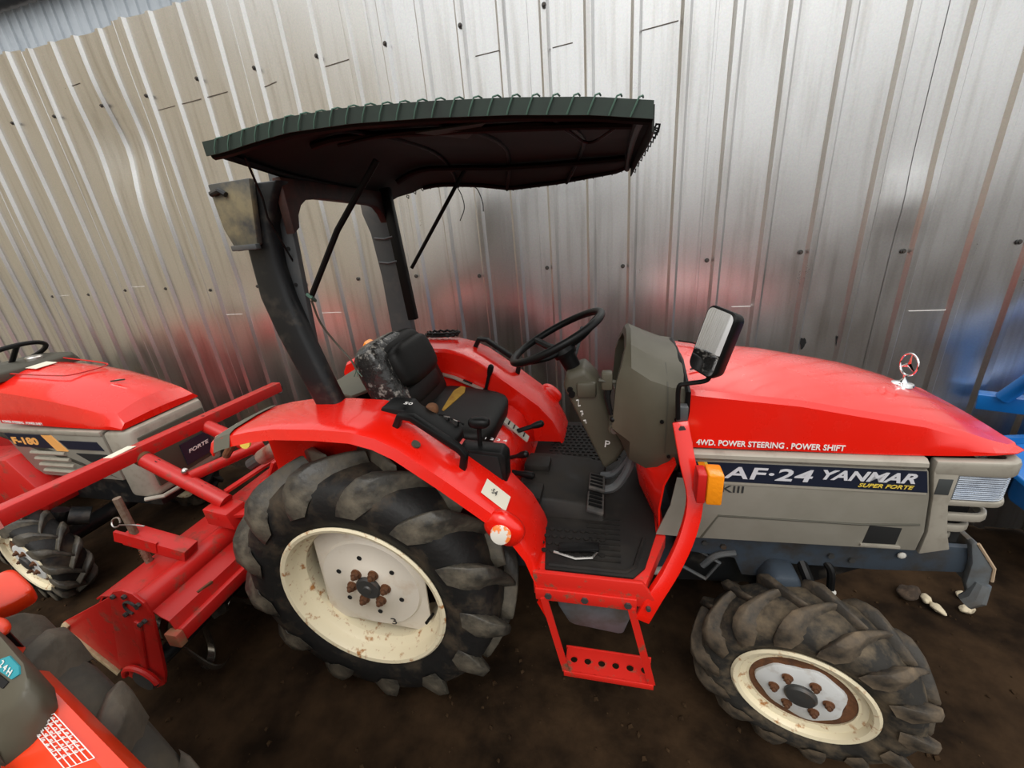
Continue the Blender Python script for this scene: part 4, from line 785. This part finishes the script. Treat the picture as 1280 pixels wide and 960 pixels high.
# long square bar carried behind, on two tubes
g = G(); g.bar(tl_((-1.20, -.715, .972)), tl_((-1.20, .635, .915)), .062, .062); lb2 = g.end('square_bar', REDOLD, RT, bevel=.005)
g = G(); g.box(tl_((-1.20, -.714, .972)), (.064, .010, .064)); g.end('bar_end_cap', mat('pink_faded_paint', (0.72, 0.25, 0.22), 0.5), lb2, 'faded pink bar end')
g = G(); g.prism([(p[0], p[1]) for p in TT([(-1.222, -.34, 0), (-1.222, -.24, 0), (-1.18, -.235, 0), (-1.18, -.335, 0)])], 'w', .9855, .9885); g.end('bar_sticker', PAPER, lb2)
for v in (.10, .02): put('bar_hole', G().disc(tl_((-1.19, v, .9725 - .042 * (v + .04))), (0, 0, 1), .011, .004, 12).mesh('bar_hole', SOOT), lb2)
g = G(); P = [tl_((-1.20 + .0 * t, .64 + .028 * math.sin(t), .895 + .028 * math.cos(t))) for t in [i * .35 for i in range(16)]]; g.tube(P, .004, 6); g.end('bar_pin_ring', HUBM, lb2)
g = G(); g.tube(TT([(-1.21, -.23, .935), (-.80, -.232, .715)]), .034, 16); ct = g.end('carrier_tube', REDOLD, RT)
g = G(); g.tube(TT([(-1.215, -.229, .938), (-1.17, -.230, .914)]), .0352, 16); g.end('tube_scuff', RUST, ct)
g = G(); g.tube(TT([(-1.19, .10, .915), (-.80, .11, .72)]), .034, 16); g.end('carrier_tube', REDOLD, RT)
g = G(); g.tube(TT([(-.97, -.225, .828), (-.90, .12, .80)]), .026, 14); ctu = g.end('cross_tube', REDOLD, RT)
g = G(); g.ball(tl_((-.975, -.225, .862)), .015, 2); g.ball(tl_((-.985, .02, .84)), .014, 2); stuff(g.end('tube_bolt', STEEL, ctu))
for q in range(2): put('tube_hole', G().disc(tl_((-1.10 + .21 * q, -.231, .911 - .113 * q)), (.48, 0, .88), .010, .004, 10).mesh('tube_hole', SOOT), ct)
g = G(); g.hexa(TT([(-.86, -.30, .64), (-.72, -.30, .62), (-.72, -.20, .62), (-.86, -.20, .64), (-.86, -.30, .72), (-.74, -.30, .70), (-.74, -.20, .70), (-.86, -.20, .72)])); g.end('carrier_bracket', REDOLD, RT, bevel=.004)
g = G(); g.bar(tl_((-.84, -.19, .735)), tl_((-.70, .10, .80)), .03, .012); g.bar(tl_((-.80, -.28, .68)), tl_((-.68, -.22, .66)), .05, .014); stuff(g.end('bracket_strap', REDOLD, RT))
g = G(); g.bar(tl_((-1.045, -.47, .715)), tl_((-.80, -.44, .625)), .07, .055); rb2 = g.end('depth_arm', REDOLD, RT, bevel=.004)
g = G(); g.bar(tl_((-1.065, -.505, .735)), tl_((-.90, -.485, .675)), .012, .05); g.end('arm_cheek', REDOLD, rb2)
g = G(); g.tube(TT([(-1.005, -.475, .42), (-1.005, -.475, .90)]), .014, 10); rd = g.end('depth_rod', mat('dull_rusty_rod', (0.26, 0.20, 0.15), 0.6, metal=0.5, col2=(0.14, 0.07, 0.03), scale=30), RT)
stuff(G().tube([tl_((-1.005 + .016 * math.cos(t * 2.2), -.475 + .016 * math.sin(t * 2.2), .42 + t * .005)) for t in range(56)], .003, 4).end('rod_thread', RUST, rd))
g = G(); g.tube([tl_((-1.03 + .022 * math.cos(t), -.50 + .010 * math.sin(t), .80 + .016 * math.sin(t))) for t in [i * .45 for i in range(14)]] + TT([(-.98, -.48, .775), (-.94, -.47, .765)]), .003, 5); g.end('spring_pin', STEEL, rd, 'bright spring pin')
# mast and top link seen under the fender
for v in (-.21, .05):
    g = G(); g.bar(tl_((-.66, v - .02, .62)), tl_((-.50, v + .02, .92)), .014, .045, (0, 1, 0)); g.end('mast_plate', REDOLD, RT, bevel=.003)
g = G(); g.tube(TT([(-.69, -.08, .858), (-.57, -.08, .926)]), .036, 16); tlk = g.end('top_link', mat('worn_steel_tube', (0.42, 0.34, 0.28), 0.4, metal=0.7, col2=(0.35, 0.05, 0.03), scale=10), T); tlk.location = (-.85, 0, 0)
g = G(); g.tube(TT([(-.76, -.09, .822), (-.70, -.08, .855)]), .028, 10); g.end('link_joint', HUBM, tlk)
LOC = (-.85, 0, 0)
g = G(); g.bar(tl_((-.56, -.20, .765)), tl_((-.314, -.20, 1.02)), .012, .045, (0, 1, 0)); o = g.end('lift_link', RED, T, bevel=.003); o.location = LOC
g = G(); g.bar(tl_((-.272, -.20, 1.02)), tl_((-.24, -.20, .92)), .012, .030, (0, 1, 0)); o = g.end('lift_link', RED, T, bevel=.003); o.location = LOC
g = G(); g.tube(TT([(-.884, -.09, .864), (-.82, -.09, .932)]), .018, 10); o = g.end('stabiliser_rod', RUST, T); o.location = LOC
g = G(); g.disc(tl_((-.747, -.09, .935)), (.2, -1, .3), .024, .012, 14); o = g.end('yellow_tag', INKY, T, 'small yellow disc'); o.location = LOC
g = G(); g.hexa(TT([(-.80, -.14, .60), (-.56, -.14, .60), (-.56, .14, .60), (-.80, .14, .60), (-.74, -.10, .74), (-.60, -.10, .74), (-.60, .10, .74), (-.74, .10, .74)])); g.end('gear_case', REDOLD, RT, bevel=.02)
g = G(); g.tube(TT([(-.55, -.19, .75), (-.36, -.17, .60)]), .02, 10); o = g.end('lower_link', REDOLD, T); o.location = (-.85, 0, 0)
g = G(); g.prism([(p[0], p[2]) for p in TT([(-.52, 0, .66), (-.40, 0, .72), (-.30, 0, .70), (-.42, 0, .60)])], 'v', -.27, -.18); gd = g.end('shaft_guard', REDOLD, T, bevel=.004); gd.location = (-.79, 0, .19)
for q in range(5): put('guard_slot', G().box(tl_((-.45 + .035 * q, -.225, .712 - .002 * q)), (.008, .06, .004), Matrix.Rotation(-.2, 3, 'Y')).mesh('guard_slot', SOOT), gd)
g = G(); g.tube(TT([(-.70, -.16, .70), (-.60, -.18, .62)]), .035, 12); g.end('rusty_collar', RUST, RT)
# ------------------------------------------------------------------ smaller tractor on the left
T2 = thing('tractor', 'smaller red and grey tractor at the left edge by the wall', 'tractor', L2W(-2.0, .16), PSI)
hood_loft(T2, [(-.75, .235, .215, 1.035, 1.085, .82), (-.62, .235, .215, 1.19, 1.25, .82)][:0] + [(-.36, .232, .212, 1.180, 1.245, .985), (-.15, .232, .212, 1.160, 1.228, .980), (.05, .230, .208, 1.128, 1.198, .972), (.22, .228, .200, 1.090, 1.150, .968), (.36, .226, .192, 1.050, 1.095, .965), (.425, .222, .186, 1.030, 1.062, .962), (.47, .216, .20, .985, .995, .958)], RED)
g = G(); pts = smoothp([(-.33, .12, 1.246), (-.05, .13, 1.21), (.06, .09, 1.202), (.05, -.06, 1.205), (-.02, -.10, 1.212), (-.33, -.13, 1.236)], 4); g.tube(pts, .004, 5); g.end('hood_seam', REDOLD, T2)
g = G(); g.sheet([[(-.32, -.06, 1.243), (-.32, .04, 1.2475)], [(-.22, -.06, 1.237), (-.22, .04, 1.2405)]], .002); g.end('hood_sticker', PAPER, T2)
g = G(); g.prism([(.235, -.03), (.255, -.022), (.300, .0), (.262, -.004)], 'w', 1.148, 1.156); g.end('hood_emblem', CHROME, T2, 'small bright emblem')
g = G(); g.loft([[(-.72, -.25, 1.205), (-.72, .25, 1.205), (-.72, .25, 1.24), (-.72, -.25, 1.24)], [(-.34, -.22, 1.20), (-.34, .22, 1.20), (-.34, .19, 1.262), (-.34, -.19, 1.262)], [(-.30, -.20, 1.20), (-.30, .20, 1.20), (-.30, .17, 1.25), (-.30, -.17, 1.25)]]); dsh = g.end('dashboard', OLIVED, T2, bevel=.01)
g = G(); g.lathe([(.0001, 0), (.04, 0), (.04, .015), (.034, .022), (.0001, .024)], 20); me = g.mesh('filler_cap', STEEL); put('filler_cap', me, dsh, 'bright filler cap', loc=(-.40, .045, 1.258), rot=(PI / 2, 0, 0))
g = G(); cen2 = Vector((-.62, .03, 1.27)); a2 = Vector((.90, 0, .43)); g.tube([cen2 + a2 * .19 * math.cos(2 * PI * i / 40) + Vector((0, .19 * math.sin(2 * PI * i / 40), 0)) for i in range(40)], .013, 10, loop=True); sw2 = g.end('steering_wheel', BLACK, T2)
g = G(); g.tube([cen2 + Vector((.02, 0, -.04)), cen2 + Vector((.05, 0, -.12))], [.04, .035], 12); g.tube([cen2 + Vector((.02, 0, -.045)), cen2 + a2 * .185], .013, 8); g.tube([cen2 + Vector((.02, 0, -.045)), cen2 + Vector((-.09, -.16, -.04))], .013, 8); g.end('wheel_spider', BLACK, sw2)
g = G()
g.prism([(-.62, .955), (.345, .955), (.345, .66), (-.245, .66), (-.30, .70), (-.42, .955)], 'v', -.236, .236); sp2 = g.end('side_panel', GREIGE, T2, bevel=.008)
g = G(); g.prism([(-.62, .93), (.345, .93), (.345, .957), (-.62, .957)], 'v', -.241, .241); g.end('panel_lip', SILVER, sp2, bevel=.004)
g = G(); g.prism([(-.375, .925), (-.03, .925), (.02, .845), (-.325, .845)], 'v', -.240, -.236); g.end('decal_band', NAVY, sp2, 'dark decal')
g = G(); g.prism([(-.09, .925), (-.02, .925), (.05, .83), (-.03, .83)], 'v', -.2415, -.236); g.end('orange_stripe', INKO, sp2)
g = G(); g.prism([(.02, .895), (.29, .895), (.315, .845), (.06, .845)], 'v', -.240, -.236); g.end('name_band', NAVY, sp2)
text('model_lettering', 'F-180', INKO, sp2, (-.335, -.2405, .862), (1, 0, 0), (0, 0, 1), .20, .045, bold=.05)
text('series_lettering', 'POWER STEERING . POWER SHIFT', INKW, T2, (-.34, -.2335, .990), (1, 0, -.03), (0, 0, 1), .30, .015, bold=.02)
for q in range(4):
    g = G(); g.tube([(-.24 + .01 * q, -.238, .812 - .038 * q), (.02 + .01 * q, -.238, .812 - .038 * q)], .011, 8); g.end('louvre', SILVER, sp2)
g = G(); g.prism([(.10, .82), (.32, .82), (.34, .77), (.18, .77)], 'v', -.240, -.236); g.end('dark_vent', SOOT, sp2)
for q in (0,):
    nz = G(); nz.loft([[(u, v, w) for v, w in ((-hv, w0), (hv, w0), (hv, .95), (-hv, .95))] for u, hv, w0 in ((.35, .236, .56), (.45, .228, .55), (.50, .20, .55))]); no = nz.end('nose_panel', SILVER, T2, bevel=.02)
g = G(); g.prism([(-.185, .60), (.185, .60), (.19, .90), (-.19, .90)], 'u', .495, .510); gr = g.end('grille_panel', OLIVED, no, 'dark grille panel', bevel=.012)
g = G(); g.prism([(-.02, .63), (.16, .63), (.16, .76), (-.02, .76)], 'u', .508, .516); g.end('name_plate', NAVY, no)
text('name_lettering', 'FORTE', INKW, no, (.518, .01, .69), (0, 1, 0), (0, 0, 1), .13, .022, bold=.02, shear=.2)
g = G(); g.tube([(.45, -.245, .555), (.52, -.20, .55), (.54, 0, .55), (.52, .2, .55)], .012, 8); g.end('nose_bead', SILVER, no)
g = G(); g.prism([(-.9, .40), (-.9, .74), (-.36, .79), (-.22, .58), (-.24, .46)], 'v', -.30, -.10); g.end('side_box', REDOLD, T2, bevel=.01)
g = G(); g.box((-.2, 0, .58), (1.2, .30, .30)); g.end('engine_block', BLKMET, T2, bevel=.02)
g = G(); g.tube([(-.25, -.40, .26), (-.25, .40, .26)], .05, 12); g.tube([(-.25, -.36, .27), (-.18, -.28, .46)], .04, 10); g.tube([(-.10, -.30, .44), (-.05, -.24, .40)], .05, 12); stuff(g.end('front_axle', BLKMET, T2))
front_wheel(T2, (-.215, -.42, .268), (.04, .1, math.radians(-6)), True, True, .195, .262, .075, LUGM)
front_wheel(T2, (-.215, .42, .268), (0, .1, PI), False, False, .195, .262, .075, LUGM)
rear_wheel(T2, (-1.55, -.42, .50), (0, 0, 0), False, False).scale = (.91, .91, .91); rear_wheel(T2, (-1.55, .42, .50), (0, 0, PI), False, False).scale = (.91, .91, .91)
g = G(); g.prism([(-1.9, 1.0), (-1.5, 1.08), (-1.2, 1.0), (-1.1, .8), (-1.08, .5), (-.95, .45), (-.95, .40), (-1.9, .40)], 'v', -.24, .24); g.end('rear_body', REDOLD, T2, bevel=.02)
# ------------------------------------------------------------------ tractor corner at the bottom left
A3 = math.radians(-14.06) + PSI; O3 = L2W(-.07, -1.16)
O3 = (O3[0] + .014 * math.sin(A3), O3[1] - .014 * math.cos(A3), 0)
T3 = thing('tractor', 'orange red tractor corner with grey lever console at the bottom left, mostly out of frame', 'tractor', O3, A3)
prof = [(.03, .985), (.026, 1.03), (.012, 1.056), (-.006, 1.060), (-.03, 1.040), (-.12, .95), (-.24, .83), (-.26, .60)]
g = G(); g.sheet([[(x, y, z - dz) for y, z in prof] for x, dz in ((-.95, .12), (-.75, .04), (-.5, 0), (-.2, 0), (.1, 0), (.3, .0), (.42, .03), (.55, .14), (.62, .30))], .006); fd3 = g.end('fender', ORANGERED, T3)
def ptop(x, y, h=0): return (x, y - .7 * h, y + 1.143 + .7 * h)
base_ = [(-.55, .016), (-.14, .016), (-.02, .014), (.016, .004), (.028, -.016), (.014, -.042), (-.03, -.080), (-.55, -.16)]
top_ = [(-.55, .006), (-.15, .006), (-.035, .004), (.004, -.004), (.016, -.016), (.006, -.034), (-.04, -.056), (-.55, -.11)]
g = G(); g.loft([[(x, y, 1.052 + y) for x, y in base_], [(x * .5 + a * .5 + .012, y * .55 + b_ * .45, 1.105 + .5 * (y + b_)) for (x, y), (a, b_) in zip(base_, top_)], [ptop(x, y) for x, y in top_]]); c3 = g.end('lever_console', OLIVE, T3, 'grey lever console', bevel=.008)
g = G(); g.loft([[ptop(x, y, h) for x, y in ((-.110, -.013), (-.081, -.001), (-.034, -.001), (-.020, -.006), (-.034, -.015), (-.09, -.019))] for h in (.000, .0025)]); g.end('console_label', TEAL, c3, 'teal label with white marks')
text('label_marks', '2 4 H', INKW, c3, ptop(-.090, -.014, .003), (1, 0, .0), (0, .7, .7), .048, .010)
g = G(); g.loft([[ptop(x, y, h) for x, y in ((-.090, -.022), (-.040, -.0195), (-.046, -.028), (-.08, -.031))] for h in (.000, .002)]); g.end('console_slot', SOOT, c3)
tbp = [(-.022, -.027), (.029, .0005), (.180, .0), (.152, -.0245)]
def onf(x, y, h=0): return (x, y - .7 * h, 1.0665 + (y + .003) * 1.0 + .7 * h) if y < -.004 else (x, y - .3 * h, 1.062 + .9 * h)
ex = Vector((1, 0, 0)); q0 = Vector(onf(-.022, -.030, .002)); q1 = Vector(onf(.030, -.004, .002)); vy = q1 - q0; wx = Vector((.155, 0, 0))
def tb(a, b_, h=0): return q0 + wx * a + vy * b_ + Vector((0, -.6, .8)) * h
frm = G()
for y_ in (0, .2, .4, .6, .8, 1): frm.bar(tb(0, y_, .001), tb(1, y_, .001), .0012, .0008)
for x_ in (0, .15, .35, .5, .65, .8, 1): frm.bar(tb(x_, 0, .001), tb(x_, 1, .001), .0012, .0008)
stuff(frm.end('speed_table', INKW, fd3, 'speed table printed in white lines'))
rngt = random.Random(3)
for y_ in range(5):
    text('table_figures', ' '.join(rngt.choice(['12', '8.4', '3.1', '0.9', '5']) for _ in range(5)), INKW, fd3, tb(.05, y_ * .2 + .05, .0015), (1, 0, 0), tuple(vy), .12, .0065)
g = G(); g.loft([[tb(1.30 + .12 * math.cos(t), .55 + .42 * math.sin(t), h) for t in [i * PI / 10 for i in range(20)]] for h in (.001, .002)]); g.end('oval_badge', WHITEL, fd3, 'white oval badge with dark print')
text('badge_print', 'AE', INKD, fd3, tb(1.25, .40, .003), (1, 0, 0), tuple(vy), .018, .014)
g = G(); g.tube([(-.27, .02, 1.03), (-.255, .015, 1.10)], .006, 8); kb = g.end('lever', BLACK, T3); g = G(); sq(g, (-.245, .012, 1.115), (.034, .016, .014), e=2.2); g.end('lever_knob', ORANGERED, kb, 'orange lever knob')
wh3 = wheel(T3, (-.22, -.058, .536), (0, .12, 0), .30, .486, .135, 13, .052, .046, .46, 'rear_wheel', LUGDUST, True, RUBDUST)
g = G(); sq(g, (-.955, .085, .82), (.08, .055, .035), Matrix.Rotation(.25, 3, 'Y'), e=5); g.end('fender_tail', ORANGERED, T3, bevel=0)
g = G(); g.box((-.25, -.45, .62), (1.2, .4, .3)); g.end('body_block', ORANGERED, T3, bevel=.03)
# ------------------------------------------------------------------ blue implement at the right edge
B = thing('farm_implement', 'bright blue steel implement standing at the right edge beyond the hood', 'implement', L2W(2.80, .55), PSI)
def bl_(p): return (p[0] - 2.75, p[1] - .55, p[2])
g = G(); g.bar(bl_((2.56, .83, .79)), bl_((3.35, .30, .86)), .075, .075); bb = g.end('square_beam', BLUE, B, bevel=.006)
g = G(); g.bar(bl_((2.70, .735, .803)), bl_((3.0, .535, .829)), .084, .084); g.end('beam_sleeve', BLUE, bb, bevel=.004)
g = G(); g.tube([bl_(p) for p in ((2.60, .755, .83), (2.64, .70, .96), (2.70, .66, 1.06))], .030, 12); arm = g.end('arm_tube', BLUE, B)
g = G(); g.prism([(p[0] - 2.75, p[1]) for p in ((2.58, .90), (2.56, 1.00), (2.60, 1.075), (2.70, 1.13), (2.95, 1.22), (2.95, 1.15), (2.72, 1.06), (2.66, .96))], 'v', .05, .10); g.end('arm_bracket', BLUE, arm, bevel=.012)
g = G(); g.tube([bl_((2.66, .66, .96)), bl_((2.72, .62, .97))], .010, 8); g.end('arm_pin', BLUE, arm)
g = G(); g.hexa([bl_(p) for p in ((2.52, .66, .60), (2.66, .42, .44), (3.6, .30, .46), (3.6, .70, .66), (2.52, .68, .63), (2.64, .44, .49), (3.6, .32, .51), (3.6, .72, .70))]); cv = g.end('cover_plate', BLUE, B, bevel=.006)
g = G(); g.bar(bl_((2.55, .685, .645)), bl_((3.6, .73, .715)), .03, .03); g.end('cover_rail', BLUE, cv)
put('cover_bolt', G().disc(bl_((2.70, .50, .545)), (0, -.4, 1), .012, .008, 6).mesh('cover_bolt', SOOT), cv)
g = G(); g.box(bl_((3.3, .80, .75)), (.9, .16, 1.1)); g.end('body_frame', BLUE, B, bevel=.04)
w4 = wheel(B, bl_((2.98, .50, .218)), (0, 0, 0), .11, .19, .07, 12, .024, .03, .4, 'gauge_wheel', LUGM, False)
# loose crumbs of earth lying on the floor
g = G(); rc = random.Random(11)
tpl = [Vector(p) for p in ((1, 0, -.3), (-.5, .85, -.3), (-.5, -.85, -.3), (.45, .5, .45), (-.7, 0, .5), (.45, -.5, .4))]
for i in range(2600):
    x, y = rc.uniform(-4.2, 3.6), rc.uniform(-.6, 2.25); q = Vector((x, y, 0)); r = .003 + .010 * rc.random() ** 3
    z = min(0.022 * noise.fractal(q * 1.6, 1.0, 2.0, 4) + 0.010 * noise.noise(q * 11) - 0.012, .006)
    m_ = Matrix.Rotation(rc.uniform(0, 6.3), 3, 'Z'); v = [g.bm.verts.new(Vector((x, y, z + r * .3)) + (m_ @ p) * r) for p in tpl]
    for a, b_, c_ in ((0, 2, 1), (3, 4, 5), (0, 1, 3), (1, 4, 3), (1, 2, 4), (2, 5, 4), (2, 0, 5), (0, 3, 5)): g.bm.faces.new((v[a], v[b_], v[c_]))
stuff(g.end('dirt_crumbs', mat('dry_earth_crumbs', (0.050, 0.030, 0.016), 0.95, spec=0.05, col2=(0.020, 0.012, 0.007), scale=4), fl, smooth=False))
# ------------------------------------------------------------------ small things on the ground
def stone(u, v, r, lab, sc=(1, 1, 1), m=STONEM, grp=None, name='stone'):
    bm = bmesh.new(); bmesh.ops.create_icosphere(bm, subdivisions=3, radius=1)
    sd = random.uniform(0, 50)
    for p in bm.verts: p.co = p.co * (1 + .35 * noise.noise(p.co * 1.3 + Vector((sd, 0, 0)))); p.co = Vector((p.co.x * sc[0], p.co.y * sc[1], p.co.z * sc[2])) * r
    me = bpy.data.meshes.new(name); bm.to_mesh(me); bm.free(); me.materials.append(m)
    for q in me.polygons: q.use_smooth = True
    o = put(name, me, loc=L2W(u, v, r * sc[2] * .55), rot=(0, 0, random.uniform(0, 3))); return tag(o, lab, 'dirt' if name == 'dirt_clod' else 'stone', None if name == 'dirt_clod' else 'pale stones on the dirt')
stone(2.46, .365, .022, 'small pale stone on the dirt, farther of the two right of the hitch', (1, .8, .6))
stone(2.43, .285, .027, 'pale stone on the dirt, nearer of the two right of the hitch', (1.1, .8, .6))
DARKC = mat('dark_clod', (0.03, 0.018, 0.01), 0.9, col2=(0.08, 0.05, 0.03), scale=30)
stone(2.24, .34, .05, 'dark clod of dirt beside pale stone chips below the nose', (.8, 1.1, .55), DARKC, name='dirt_clod')
stone(2.30, .32, .024, 'pale stone chip lying against the dark clod, on its right', (1, .8, .7)); stone(2.315, .27, .026, 'pale stone chip in front of the dark clod', (1.2, .75, .6))
